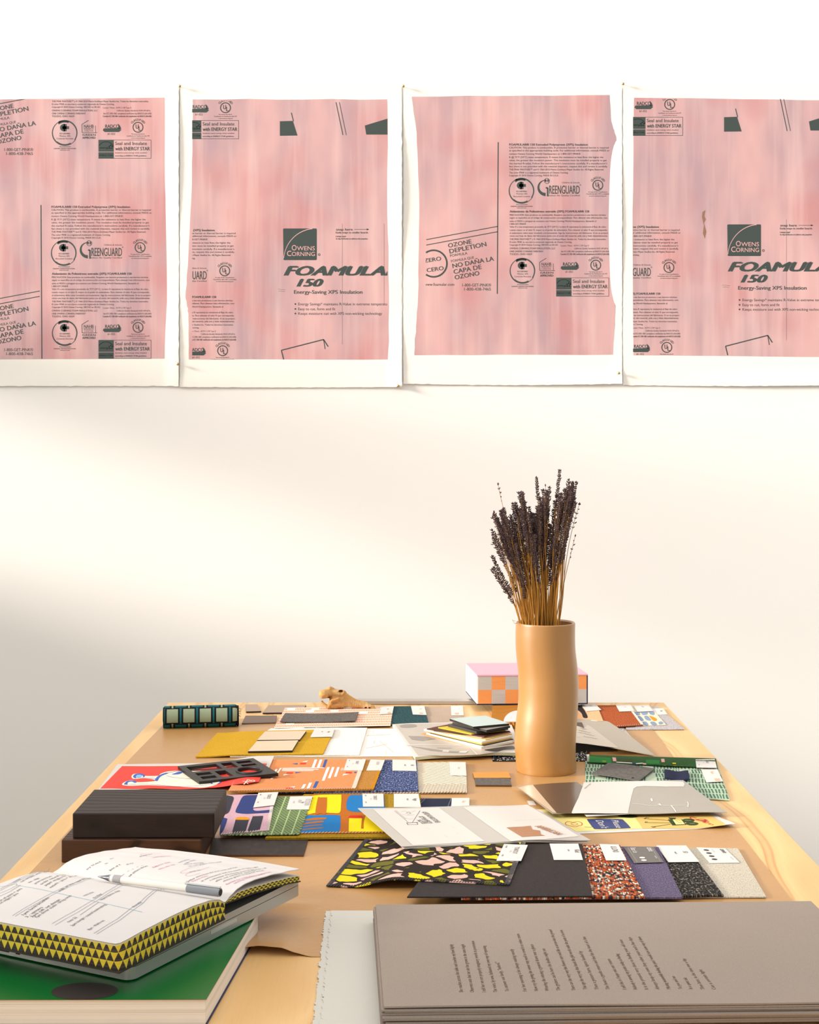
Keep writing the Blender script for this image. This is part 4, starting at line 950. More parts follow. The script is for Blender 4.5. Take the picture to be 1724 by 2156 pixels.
# clear sleeve holding a dark photograph and a white sheet
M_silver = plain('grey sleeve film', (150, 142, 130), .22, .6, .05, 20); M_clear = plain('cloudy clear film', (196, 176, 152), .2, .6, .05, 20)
def photo_mat():
    n = N('dark wood photograph'); v = n.uv(); f = n.noise(n.map(v, (30, 160, 1)), 1.2, 5)
    return n.done(n.ramp(f, [(.3, lin(52, 40, 34)), (.6, lin(96, 78, 66)), (.8, lin(150, 128, 112))]), .2, .6)
sq_ = lambda x, y: (1080+x/3.592, 1630+y/3.592)
sp = [(1, [sq_(150, 82), sq_(485, 60), sq_(525, 92), sq_(490, 180), sq_(440, 300), sq_(330, 294)], 0),
  (2, [sq_(*p) for p in [(527, 92), (535, 62), (700, 56), (1000, 52), (1285, 58), (1298, 74), (1290, 96), (1150, 96), (990, 92), (935, 96), (912, 110), (895, 170), (868, 298), (700, 298), (450, 298), (440, 292), (495, 180)]], 0),
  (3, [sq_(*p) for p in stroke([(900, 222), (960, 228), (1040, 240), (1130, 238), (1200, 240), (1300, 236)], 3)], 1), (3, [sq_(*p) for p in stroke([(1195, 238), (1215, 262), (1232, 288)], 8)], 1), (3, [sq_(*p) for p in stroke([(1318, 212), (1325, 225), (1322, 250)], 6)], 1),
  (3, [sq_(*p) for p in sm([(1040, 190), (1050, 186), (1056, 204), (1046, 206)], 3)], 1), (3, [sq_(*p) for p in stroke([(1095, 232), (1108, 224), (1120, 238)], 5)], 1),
  (4, [sq_(40, 102), sq_(150, 82), sq_(330, 294), sq_(300, 290)], 0)]
def sltxt(q, b):
    u, v = q.inv(*sq_(545, 112)); u2, v2 = q.inv(*sq_(590, 74)); p, p2 = q(u, v, .0008), q(u2, v2, .0008); d = p2-p
    b.text('material studies', p, d.normalized(), Vector((-d.y, d.x, 0)).normalized(), .003, d.length, 5)
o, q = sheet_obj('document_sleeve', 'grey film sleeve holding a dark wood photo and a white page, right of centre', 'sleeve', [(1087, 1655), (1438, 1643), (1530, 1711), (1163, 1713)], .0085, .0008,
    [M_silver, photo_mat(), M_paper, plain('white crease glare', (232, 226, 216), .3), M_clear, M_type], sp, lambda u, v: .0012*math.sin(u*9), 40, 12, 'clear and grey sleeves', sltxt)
b = MB(); q2 = Quad([(1216, 1700), (1322, 1700), (1324, 1714), (1235, 1719)], .0075); b.slab(q2, .0005, 6, 4); b.build('page_corner', M_paper, o)
# grey folder with two pages, lying over the fans
pq = lambda x, y: (740+x/3.315, 1680+y/3.315)
I_sepia = plain('sepia photograph', (164, 116, 84), .5, .4, .25, 300); I_wood2 = plain('sepia light stripe', (206, 160, 124), .5)
pg = [(1, [pq(*p) for p in [(150, 79), (610, 69), (770, 185), (930, 303), (700, 318), (430, 333), (290, 210)]], 0),
  (1, [pq(*p) for p in [(780, 66), (1000, 58), (1225, 48), (1400, 150), (1588, 268), (1350, 290), (1112, 304), (950, 190)]], 0),
  (2, [pq(*p) for p in [(1080, 208), (1190, 202), (1250, 196), (1262, 222), (1315, 230), (1322, 256), (1350, 266), (1190, 275)]], 1)]
for k in range(5):
    pg.append((4, [pq(*p) for p in stroke([(1092+k*20, 212+k*12), (1220+k*18, 208+k*12)], 2)], 2))
ln = lambda pts, w=2.2: (3, [pq(x, y) for x, y in stroke(pts, w)], 1)
pg += [ln([(478, 90), (425, 172)], 3), ln([(300, 92), (395, 172)], 2), ln([(308, 88), (380, 150)], 1.4), ln([(384, 176), (462, 172)], 6), ln([(392, 188), (460, 187)], 4), ln([(384, 174), (394, 190)], 4), ln([(456, 172), (462, 188)], 4)]
pg += [ln([(490, 128), (530, 164)], 1.6), ln([(345, 100), (372, 92), (392, 104), (420, 100), (446, 92)], 1.4), ln([(380, 110), (398, 98), (414, 112), (390, 116)], 3), ln([(352, 118), (400, 124), (440, 118)], 1.2), ln([(372, 142), (410, 150), (430, 146)], 1.4), ln([(1130, 160), (1340, 152)], .8), ln([(520, 210), (545, 222)], 1), ln([(650, 265), (672, 278)], 1), ln([(735, 245), (748, 250)], 1), ln([(700, 205), (725, 210)], 1)]
def ptxt(q, b):
    for s, p0, p1, h, m, bd in (('ALFRED RICHARD STOKES', (487, 100), (588, 176), .0085, 3, .01), ('AT PLAYBOY', (462, 132), (536, 182), .0085, 3, .01), ('NOTES', (452, 158), (496, 184), .0085, 3, .01),
                                ('AMERICAN', (1275, 200), (1430, 260), .013, 2, .03)):
        p, p2 = q(*q.inv(*pq(*p0)), .0008), q(*q.inv(*pq(*p1)), .0008); d = p2-p
        b.text(s, p, d.normalized(), Vector((-d.y, d.x, 0)).normalized(), h, d.length, m, bold=bd)
o, q = sheet_obj('document_sleeve', 'grey folder showing two white pages, overlapping the camouflage print', 'sleeve', [(753.6, 1702.6), (1120, 1692), (1244, 1761.5), (846, 1783.5)], .0192, .0012,
    [plain('pale grey folder film', (176, 170, 162), .3, .5, .03, 20), M_paper, I_sepia, M_type, I_wood2], pg, lambda u, v: .001*math.sin(u*7+2)-.006*smooth(.6, 1, u), 40, 14, 'clear and grey sleeves', ptxt)
b = MB(); q2 = Quad([(760, 1703), (1118, 1693), (1238, 1764), (850, 1786)], .0188, lambda u, v: -.006*smooth(.6, 1, u)); b.slab(q2, .001, 20, 6); b.build('back_sheet', M_paper, o)
# open grey magazine under the stack of chips
mq = lambda x, y: (880+x/7.836, 1490+y/7.836)
I_mg = plain('magazine grey', (176, 166, 154), .35, .5, .06, 10); I_md = plain('magazine mid grey', (132, 124, 116), .35, .5, .06, 20); I_mk = plain('magazine black', (32, 30, 30), .35, .5, .06, 60)
M_pages = plain('greenish page edges', (206, 208, 176), .6, .3, .1, 400)
mp = [(1, [(832, 1526), (1060, 1522), (1095, 1580), (1010, 1589), (930, 1591.5), (880, 1591)], 0), (2, [mq(*p) for p in sm([(-300, 300), (-200, 275), (-60, 280), (-20, 310), (-120, 330), (-260, 330)], 3)], 1),
  (2, [mq(*p) for p in [(-130, 640), (100, 665), (480, 720), (830, 724), (800, 752), (560, 748), (200, 712)]], 1), (2, [mq(*p) for p in [(310, 665), (560, 668), (560, 674), (310, 672)]], 1), (0, [mq(*p) for p in [(-250, 620), (820, 622), (820, 630), (-240, 632)]], 1),
  (0, [mq(*p) for p in [(420, 706), (520, 712), (500, 740), (390, 730)]], 2), (0, [mq(*p) for p in [(700, 722), (830, 722), (790, 752), (660, 748)]], 2), (0, [mq(*p) for p in [(835, 650), (855, 650), (990, 778), (965, 782)]], 2),
  (2, [mq(*p) for p in [(-160, 470), (150, 480), (300, 520), (80, 550), (-100, 530)]], 1), (3, [mq(*p) for p in sm([(1090, 700), (1200, 680), (1330, 660), (1480, 640), (1580, 640), (1590, 690), (1420, 700), (1300, 730), (1180, 720)], 3)], 1)]
q = Quad([(826, 1525), (1075, 1521), (1100, 1585), (874, 1594)], .009, lambda u, v: .003*math.sin(u*PI*.9)+.0007*math.sin(u*11))
b = MB(); b.slab(q, .0065, 30, 8, 0, 4, (q.lu, q.lv)); px_print(q, b, mp)
o = b.build('magazine', [M_paper, I_mg, I_md, I_mk, M_pages], smooth=50); tag(o, 'open grey magazine under the stack of colour chips', 'magazine', 'magazines')
# grey booklet with a lifted cover, right of the vase
bq = lambda x, y: (1190+x/6.63, 1470+y/6.63)
q = Quad([(1150, 1512, .014), (1276, 1516, .006), (1378, 1590, .004), (1176, 1552, .034)], 0, lambda u, v: .003*math.sin(v*PI)*u)
bp = [(1, [bq(*p) for p in [(-60, 335), (300, 358), (520, 520), (748, 695), (500, 668), (300, 640), (-120, 590)]], 0), (2, [bq(*p) for p in [(352, 306), (440, 312), (448, 328), (356, 322)]], 0)]
b = MB(); b.slab(q, .0018, 24, 10, 0, 0, (q.lu, q.lv)); px_print(q, b, bp)
for s, p0, p1, h in (('THE', (180, 412), (250, 440), .010), ('MAKE A', (160, 448), (330, 490), .010), ('PATTERN', (165, 480), (380, 530), .010), ('of', (160, 545), (180, 550), .009), ('NOW', (250, 540), (440, 575), .010)):
    p, p2 = q(*q.inv(*bq(*p0)), .0008), q(*q.inv(*bq(*p1)), .0008); d = p2-p; up = (q(.5, .6)-q(.5, .5)); up = (up-d*up.dot(d)/d.length_squared).normalized()
    b.text(s, p, d.normalized(), up, h, d.length, 3)
o = b.build('booklet', [plain('warm grey booklet cover', (170, 160, 144), .5, .4, .03, 20), plain('booklet pale panel', (188, 178, 162), .5, .4, .02, 20), M_paper, I_md], smooth=50)
tag(o, 'grey booklet with its front cover lifting, right of the vase', 'booklet', 'magazines')
q3 = Quad([(1152, 1522), (1262, 1522), (1290, 1580), (1205, 1581)], .0034); b = MB(); b.slab(q3, .0022, 8, 4); b.build('page_block', I_mk, o, smooth=50)  # black slab laid in for the shade under the lifted cover
for cs, z in (([(1160, 1520), (1225, 1521), (1235, 1545), (1168, 1545)], .016),):
    q4 = Quad(cs, z); b = MB(); b.slab(q4, .0125, 4, 3); b.build('shade_filler', I_mk, o)  # black filler, painted dark in place of shade in the cover gap
o, q = sheet_obj('paper_sheet', 'white sheet with pale blue scribble poking out behind the booklet', 'paper', [(1255, 1516), (1300, 1518), (1333, 1556), (1290, 1558)], .0012, .0005, [M_paper, I_steel],
    [(1, stroke(so_([(1306, 1537), (1311, 1534), (1315, 1537), (1310, 1540), (1304, 1539)], 3), 1.2), 0)], None, 8, 6, 'loose sheets on the table')

# ------------------------------------------------------------------ stack of colour chips on the magazine
chips = [((886, 1545), (1015, 1577), (1083, 1563), .010, .0022, (212, 150, 86), 'tan cork chip, lowest of the chip stack'),
 ((897, 1542), (1013, 1572.5), (1079, 1560), .0124, .0042, (236, 228, 212), 'thick white chip near the bottom of the chip stack'),
 ((905, 1543), (1018, 1569.5), (1081, 1556), .0168, .0014, (58, 56, 54), 'thin charcoal chip between two pale chips in the stack'),
 ((893, 1537), (1014, 1566), (1077, 1553), .0184, .0026, (220, 176, 84), 'straw yellow chip low in the chip stack'),
 ((892, 1535), (1014, 1561.5), (1079, 1549), .0212, .0034, (240, 232, 218), 'cream white chip in the middle of the chip stack'),
 ((900, 1535), (1022, 1557), (1078, 1545), .0248, .0018, (216, 182, 110), 'wheat coloured chip above the cream one'),
 ((905, 1531), (1014, 1553), (1076, 1541), .0268, .0018, (196, 150, 128), 'dusty pink chip in the upper half of the stack'),
 ((898, 1534), (1020, 1550), (1074, 1539), .0288, .0022, (74, 40, 36), 'maroon leather chip whose corner sticks out left'),
 ((922, 1531), (992, 1545), (1062, 1537), .0312, .0022, (206, 178, 44), 'olive yellow chip sticking out under the grey tiles')]
M_chipedge = {}
for (L, Fp, Rp, z, th, rgb, lab) in chips:
    a, f, r = T(*L, z+th), T(*Fp, z+th), T(*Rp, z+th); k = a+r-f
    b = MB(); b.prism([[a, f, r, k]], (0, 0, th)); m = plain('chip '+str(rgb), rgb, .6, .3, .08, 160)
    tag(b.build('colour_chip', m, bevel=(.0005, 1)), lab, 'colour chip', 'stack of colour chips on the magazine')
for (L, Fp, Rp, z, th, top, edge, lab) in (((943, 1524.5), (1003, 1540), (1070, 1531), .0336, .0055, (62, 58, 54), (58, 54, 50), 'dark grey fleece tile, third from the top of the chip stack'),
   ((952, 1521), (1024, 1537), (1074, 1528), .0393, .0045, (150, 140, 128), (44, 40, 38), 'black edged tile just under the pale blue one'),
   ((946.4, 1513), (996, 1530), (1072, 1523), .044, .0045, (178, 196, 192), (40, 36, 34), 'pale blue tile on top of the chip stack')):
    a, f, r = T(*L, z+th), T(*Fp, z+th), T(*Rp, z+th); k = a+r-f
    b = MB(); b.prism([[a, f, r, k]], (0, 0, th), 0, 1)
    tag(b.build('colour_chip', [plain('chip '+str(top), top, .35, .5, .04, 90), plain('chip edge '+str(edge), edge, .6)], bevel=(.0004, 1)), lab, 'colour chip', 'stack of colour chips on the magazine')

# ------------------------------------------------------------------ rolled woven textile
def roll_mat():
    n = N('teal and sage woven blocks'); v = n.uv(); x, y, _ = n.xyz(n.map(v, loc=(0, 1, 0)))
    row = n.math('FLOOR', y); odd = n.math('MODULO', n.math('ADD', row, 20), 2)
    xs = n.math('ADD', x, n.math('MULTIPLY', odd, .5)); fx = n.math('FRACT', xs); fy = n.math('FRACT', y)
    ax = n.math('ABSOLUTE', n.math('SUBTRACT', fx, .5)); ay = n.math('ABSOLUTE', n.math('SUBTRACT', fy, .5))
    block = n.math('MULTIPLY', n.math('LESS_THAN', ax, .34), n.math('LESS_THAN', ay, .42))
    thread = n.math('LESS_THAN', n.math('ABSOLUTE', n.math('SUBTRACT', ax, .5)), .05)
    st = n.noise(n.map(v, (60, 46, 1)), 1, 2)
    sage = n.mix(n.step(st, .35, .65), lin(70, 92, 74), lin(200, 212, 176)); teal = n.mix(n.step(st, .35, .7), lin(0, 54, 66), lin(30, 140, 150))
    col = n.mix(odd, sage, teal); oth = n.mix(odd, teal, sage)
    c = n.mix(block, lin(18, 20, 20), col); c = n.mix(thread, c, oth)
    n.bump(n.math('ADD', n.math('MULTIPLY', st, .4), block), .8, .003)
    return n.done(c, .8, .2)
r0 = .0245
pa, pb = T(346, 1510, r0), T(500, 1506, r0); ax = (pb-pa); Lr = ax.length; ax.normalize(); sd_ = Vector((-ax.y, ax.x, 0)); pe = T(506, 1505, r0)
b = MB(); nseg, nl = 56, 30
def rollpt(u, w):
    a = 2*PI*w+.5; rr = r0*(1+.012*noise.noise(Vector((u*9, math.cos(a)*2, math.sin(a)*2))))
    if u > .97: rr *= 1-.12*smooth(.97, 1, u)
    c = pa+ax*Lr*u
    return c+sd_*math.cos(a)*rr+EZ*math.sin(a)*rr
b.grid(lambda u, w: rollpt(u, w), nl, nseg, 0, (Lr/.0365, 4.0), )
M_roll = roll_mat(); M_dark = plain('black yarn', (24, 22, 22), .9, .1, .2, 300)
o = b.build('rolled_textile', M_roll, smooth=60); tag(o, 'roll of teal and sage woven cloth at the far left of the table', 'textile roll')
sp = [(k/110*5*2*PI, .004+(.0235-.004)*k/110) for k in range(111)]
for end, d in ((pa, -1), (pb, 1)):
    b = MB(); pts = [end+ax*d*.0006+sd_*math.cos(a)*r+EZ*math.sin(a)*r for a, r in sp]; b.tube(pts, .0023, n=5)
    b.build('rolled_end', M_dark, o, smooth=60)
b = MB()
for k in range(7):
    a = R.uniform(-.4, 1.0); p = pb+sd_*math.cos(a)*.022+EZ*math.sin(a)*.018
    b.tube([p, p+ax*.006+EZ*R.uniform(-.002, .003), p+ax*R.uniform(.007, .010)+sd_*R.uniform(-.004, .004)-EZ*.003], .0005, n=4)
b.build('fringe', plain('sage yarn', (164, 180, 140), .9), o)

# ------------------------------------------------------------------ animal skull
def bone():
    n = N('weathered bone'); v = n.obj(); f = n.noise(v, 34, 4); g = n.noise(v, 170, 3)
    c = n.ramp(f, [(.3, lin(176, 124, 66)), (.55, lin(200, 154, 94)), (.75, lin(220, 184, 132))]); c = n.mix(n.math('MULTIPLY', n.step(g, .55, .8), .5), c, lin(150, 98, 52))
    n.bump(g, .5, .002); return n.done(c, .6, .3)
SY = F*(CZ-TZ-.007)/(1494-HX*0-HY); SS = SY/F
def sk(px, py, d=0.0):   # photo point -> skull plane, d metres towards the wall
    return Vector(((px-HX)*SS, SY+.012+d, CZ-(py-HY)*SS))
kq = lambda x, y, d=0.0: sk(660+x/10.775, 1440+y/10.775, d)
blobs = []
def capsule(p, q, r0, r1, n=9):
    for k in range(n+1):
        t = k/n; blobs.append((p.lerp(q, t), r0+(r1-r0)*t))
px_ = SS/10.775
capsule(kq(220, 260, .0), kq(330, 250, .01), 110*px_, 120*px_); capsule(kq(170, 210), kq(150, 240), 55*px_, 45*px_)
capsule(kq(360, 150, .01), kq(430, 170, .012), 62*px_, 50*px_); capsule(kq(320, 240, .012), kq(650, 270, .012), 120*px_, 95*px_)
capsule(kq(420, 390, .004), kq(620, 400, .006), 80*px_, 80*px_); capsule(kq(400, 470, .002), kq(330, 560, .0), 70*px_, 40*px_)
capsule(kq(430, 520, .004), kq(620, 490, .006), 82*px_, 92*px_); capsule(kq(650, 290, .012), kq(900, 420, .012), 85*px_, 62*px_)
capsule(kq(600, 440, .006), kq(1050, 510, .01), 105*px_, 75*px_); capsule(kq(900, 430, .012), kq(1180, 500, .012), 60*px_, 58*px_)
capsule(kq(1000, 510, .01), kq(1340, 560, .01), 78*px_, 46*px_); capsule(kq(1150, 560, .006), kq(1400, 590, .008), 30*px_, 24*px_)
capsule(kq(180, 430, .002), kq(330, 560, .0), 28*px_, 34*px_); capsule(kq(330, 590, 0), kq(430, 620, 0), 30*px_, 22*px_)
capsule(kq(390, 400, -.006), kq(560, 350, -.004), 34*px_, 36*px_)
capsule(kq(420, 520, .026), kq(700, 520, .026), 70*px_, 70*px_)
bm = bmesh.new()
for c, r in blobs: bmesh.ops.create_icosphere(bm, subdivisions=2, radius=r, matrix=Matrix.Translation(c))
me = bpy.data.meshes.new('animal_skull'); bm.to_mesh(me); bm.free()
tmp = bpy.data.objects.new('tmp', me); COL.objects.link(tmp)
rm = tmp.modifiers.new('r', 'REMESH'); rm.mode = 'VOXEL'; rm.voxel_size = .0011
s_ = tmp.modifiers.new('s', 'SMOOTH'); s_.iterations = 4; s_.factor = .5
bpy.context.view_layer.update(); dg = bpy.context.evaluated_depsgraph_get()
me2 = bpy.data.meshes.new_from_object(tmp.evaluated_get(dg)); bpy.data.objects.remove(tmp); bpy.data.meshes.remove(me)
b = MB()
dents = [(kq(615, 205, -.004), 55*px_, 30*px_), (kq(590, 200, -.002), 40*px_, 26*px_), (kq(300, 400, -.008), 90*px_, 60*px_), (kq(360, 340, -.008), 60*px_, 60*px_), (kq(1180, 575, -.006), 30*px_, 24*px_), (kq(1265, 580, -.006), 25*px_, 22*px_), (kq(800, 610, -.004), 120*px_, 40*px_), (kq(240, 390, -.006), 70*px_, 46*px_)]
vs = []
for v in me2.vertices:
    p = v.co.copy()
    for c, rx, rz in dents:
        e = ((p.x-c.x)/rx)**2+((p.z-c.z)/rz)**2
        if e < 1 and p.y < c.y+.022: p.y += .014*(1-e)
    p += v.normal*.0007*noise.noise(p*160)
    p.z = max(p.z, TZ+.0066); vs.append(p)
b.add(vs, [tuple(f.vertices) for f in me2.polygons]); bpy.data.meshes.remove(me2)
o = b.build('animal_skull', bone(), smooth=80); tag(o, 'small tan animal skull resting on the coral weave', 'skull')

# ------------------------------------------------------------------ aluminium bar along the far edge
b = MB(); x0, x1 = (752-HX)*3.62/F, (1003-HX)*3.62/F
b.box(((x0+x1)/2, 3.618, TZ+.0055), (x1-x0, .03, .009), 0)
tag(b.build('metal_bar', plain('brushed aluminium', (178, 172, 166), .4, .5, .05, 60, Metallic=.5), bevel=(.0008, 1)), 'grey aluminium bar along the far table edge beside the skull', 'metal bar')

# ------------------------------------------------------------------ ochre ribbed rug sample carrying the thick book
o, q = swatch('ochre ribbed rug sample with a pale grey circle, under the thick book', [(1037, 1480), (1192, 1480), (1215, 1521), (1034, 1521)], .001, .0135, M_ribbed, nu=24, nv=12, pmats=[plain('pale grey print', (206, 204, 204), .7, .2, .04, 30)],
    prints=[('poly', 0, [(1092+32*math.cos(k*PI/16), 1520+24*math.sin(k*PI/16)) for k in range(33) if 1520+24*math.sin(k*PI/16) <= 1521])])
def checker_edge():
    n = N('orange and grey checked fore-edge'); v = n.uv(); x, y, _ = n.xyz(v)
    c = n.new('TexChecker', 0, Vector=v, Scale=1.0, Color1=lin(190, 184, 178), Color2=lin(234, 150, 78))
    f = n.noise(n.map(v, (.4, 70, 1)), 1.0, 3)
    n.bump(f, .5, .002)
    return n.done(n.mix(n.math('MULTIPLY', n.step(f, .45, .7), .3), c, lin(168, 150, 134)), .6, .3)
bz0, bz1 = .0158, .0158+.072
fl_, fr_ = Vector(((1003.5-HX)*3.52/F, 3.512, TZ+bz0)), Vector(((1238-HX)*3.52/F, 3.525, TZ+bz0))
bl_, br_ = fl_+Vector((-.02, .185, 0)), fr_+Vector((-.02, .185, 0)); H = EZ*(bz1-bz0)
bo = empty('thick_book', (fl_+br_)/2, 'thick book with pink cover and orange and grey checked page edges', 'book')
M_pinkcov = plain('pale pink cover board', (222, 164, 180), .55, .3, .02, 40); M_navycov = plain('navy cover edge', (30, 36, 66), .5, .3); M_whitecov = plain('white book spine', (240, 236, 230), .55, .3, .01, 40)
ins = .003; b = MB(); e = (fr_-fl_).normalized(); d = (bl_-fl_).normalized()
p0, p1, p2, p3 = fl_+e*ins+EZ*.003, fr_-e*ins+EZ*.003, br_-e*ins+EZ*.003, bl_+e*ins+EZ*.003; hh = H-EZ*.006
b.grid(lambda u, v: p0.lerp(p1, u)+hh*v, 8, 4, 0, (8.0, 2.0)); b.quad(p1, p2, p2+hh, p1+hh, 1); b.quad(p2, p3, p3+hh, p2+hh, 1); b.quad(p3, p0, p0+hh, p3+hh, 1); b.quad(p0+hh, p1+hh, p2+hh, p3+hh, 1); b.quad(p3, p2, p1, p0, 1)
b.build('page_block', [checker_edge(), M_paper], bo)
b = MB(); b.prism([[fl_+H-d*.001, fr_+H-d*.001, br_+H, bl_+H]], (0, 0, .003)); b.build('top_cover', M_pinkcov, bo, bevel=(.0006, 1))
b = MB(); b.prism([[fl_+EZ*.003, fr_+EZ*.003, br_+EZ*.003, bl_+EZ*.003]], (0, 0, .003)); b.build('bottom_cover', M_navycov, bo, bevel=(.0006, 1))
b = MB(); b.prism([[fl_+H-EZ*.003, fl_+H-EZ*.003+e*ins, bl_+H-EZ*.003+e*ins, bl_+H-EZ*.003]], H-EZ*.006); b.build('spine', M_whitecov, bo)
b = MB(); b.prism([[fr_+H-EZ*.003-e*ins, fr_+H-EZ*.003, br_+H-EZ*.003, br_+H-EZ*.003-e*ins]], H-EZ*.006); b.build('cover_flap', M_navycov, bo)

# ------------------------------------------------------------------ vase with dried lavender
def vase_mat():
    n = N('matt tan glaze'); v = n.obj(); f = n.noise(v, 700, 2); g = n.noise(v, 6, 3)
    c = n.mix(g, lin(166, 116, 52), lin(174, 122, 56)); c = n.mix(n.math('MULTIPLY', n.step(f, .62, .75), .35), c, lin(140, 90, 40))
    return n.done(c, .42, .8, Coat_Weight=.7, Coat_Roughness=.34)
VY = 2.882; vx = lambda x: (1040+x/5.673-HX)*VY/F; vz = lambda y: CZ-(1280+y/5.673-HY)*VY/F
prof = [(1990, 272, 978), (1950, 266, 983), (1850, 257, 977), (1750, 249, 973), (1650, 245, 975), (1550, 248, 979), (1450, 256, 985), (1350, 266, 992), (1250, 279, 998), (1150, 289, 1003), (1050, 293, 1006), (950, 292, 1007), (850, 290, 1003), (750, 283, 997), (620, 269, 983), (500, 259, 970), (350, 255, 966), (250, 258, 967), (190, 260, 968), (178, 263, 965), (172, 268, 960)]
zb, zt = TZ+.0012, vz(168)
rings = []
for y, a, c in prof:
    z = zb+(vz(y)-vz(1990))/(vz(172)-vz(1990))*(zt-zb); rings.append((Vector(((vx(a)+vx(c))/2, VY, z)), (vx(c)-vx(a))/2))
pts = catmull([Vector((r[0].x, r[1], r[0].z)) for r in rings], 3, False)
R1 = [(Vector((p.x, VY, p.z)), p.y) for p in pts]
ct, rt = R1[-1]
inner = [(ct-EZ*.0008, rt-.0025), (ct-EZ*.003, rt-.0042)]+[(c, r-.005) for c, r in R1[::-1][6:-2]]
vb = R1[0]
full = [(vb[0], .0005), (vb[0], vb[1]-.002)]+R1+inner+[(vb[0]+EZ*.006, vb[1]-.006), (vb[0]+EZ*.006, .0005)]
b = MB(); b.lathe(full, 72)
o = b.build('vase', vase_mat(), smooth=70); tag(o, 'tall wavy tan ceramic vase holding dried lavender', 'vase')
# lavender
M_stem = plain('dry straw stem', (176, 124, 52), .7, .2, .25, 60); M_bud = plain('dried lavender buds', (88, 72, 74), .85, .1, .4, 160)
def bud(b, p, d, L, w):
    d = d.normalized(); a = d.cross(EZ if abs(d.z) < .9 else EX).normalized(); c = d.cross(a)
    m1, m2, tip = p+d*L*.3, p+d*L*.75, p+d*L
    vs = [p]+[m1+(a*math.cos(k*2*PI/4)+c*math.sin(k*2*PI/4))*w for k in range(4)]+[m2+(a*math.cos(k*2*PI/4)+c*math.sin(k*2*PI/4))*w*.8 for k in range(4)]+[tip]
    b.add(vs, [(0, 1+(k+1) % 4, 1+k) for k in range(4)]+[(1+k, 1+(k+1) % 4, 5+(k+1) % 4, 5+k) for k in range(4)]+[(5+k, 5+(k+1) % 4, 9) for k in range(4)])
sprigs = []
vps = VY/F
def vp(px, py, d=0.0): return Vector(((px-HX)*vps, VY+d, CZ-(py-HY)*vps))
special = [((1177, 993), 'tallest dried lavender sprig, reaching furthest up in the vase', .9, .075), ((1040, 1146), 'short dried lavender sprig sticking out alone at lower left', .5, .032), ((1212, 1018), 'tall dried lavender sprig at upper right of the bunch', .9, .06),
           ((1218, 1063), 'sparse dried lavender sprig at the far right edge', .4, .055), ((1129, 1008), 'tall dried lavender sprig at top centre of the bunch', .9, .045), ((1048, 1022), 'thin dried lavender sprig with a bent tip at upper left', .4, .04),
           ((1209, 1130), 'sparse short dried lavender sprig leaning right', .4, .05), ((1150, 1232), 'shortest dried lavender sprig in front of the stems', .4, .025)]
tips = [(p, lab, dn, hl, R.uniform(-.012, 0)) for p, lab, dn, hl in special]
while len(tips) < 190:
    x = R.uniform(1036, 1206); t = (x-1036)/170
    top = 1052+18*math.sin(x*.13)+(24*(1-t) if t < .25 else 0)-26*smooth(.45, .8, t)
    y = top+abs(R.gauss(0, 1))*50
    if R.random() < .16: y = R.uniform(1090, 1190); x = 1125+(x-1120)*.62
    tips.append(((x, min(y, 1200)), 'dried lavender sprig in the dense middle of the bunch', R.uniform(.55, .95), R.uniform(.04, .085), R.uniform(-.045, .045)))
for (px, py), lab, dens, hl, dd in tips:
    t = (px-1036)/184; bx = 1098+82*t+R.uniform(-5, 5) if lab[:5] != 'short' else 1100
    base = vp(1100+78*min(1, max(0, t))+R.uniform(-8, 8), 1312, dd*.55+R.uniform(-.008, .008)); deep = base+Vector(((1139-bx)*vps*.25, 0, -.12)); tip = vp(px, py, dd)
    pts = []; n = 9; sway = R.uniform(-.004, .004)
    for k in range(n+1):
        f = k/n; p = base.lerp(tip, f); p.x += (.006*math.sin(f*PI)*(t-.5)*-2)+sway*math.sin(f*PI*2); pts.append(p)
    b = MB(); allp = [deep]+pts; L = (tip-base).length
    b.tube(allp, [.0011]*2+[.001-.0006*k/n for k in range(1, n+1)], n=5)
    o = b.build('lavender_sprig', M_stem, smooth=60, origin=deep)
    hb = MB(); nb = int(hl/.0036) if dens > .6 else int(hl/.008)
    dirv = (pts[-1]-pts[-2]).normalized()
    def along(s):   # s metres from the tip down
        f = max(0, 1-s/L)*n; k = min(n-1, int(f)); return pts[k].lerp(pts[k+1], f-k)
    for k in range(nb):
        s = hl*k/nb; c = along(s); m = 6 if dens > .6 else 3
        for j in range(m):
            a = 2*PI*j/m+k*.8+R.uniform(-.3, .3); side = (dirv.cross(EY).normalized()*math.cos(a)+EY*math.sin(a))
            if R.random() < dens*.95+.1: bud(hb, c+side*.0006, side*.75+dirv*R.uniform(.5, 1.3), R.uniform(.0032, .0072), R.uniform(.0007, .0013))
    bud(hb, along(0), dirv, .006, .0013)
    hb.build('flower_head', M_bud, o)
    tag(o, lab, 'dried flower', 'dried lavender sprigs in the vase')
b = MB(); b.tube([vp(1088, 1311, -.005), vp(1081, 1309, -.03), vp(1076, 1301, -.03), vp(1082, 1304, -.03)], .0004, n=4)
tag(b.build('plant_wisp', M_stem), 'thin dry curled wisp hanging over the left vase rim', 'dried flower')

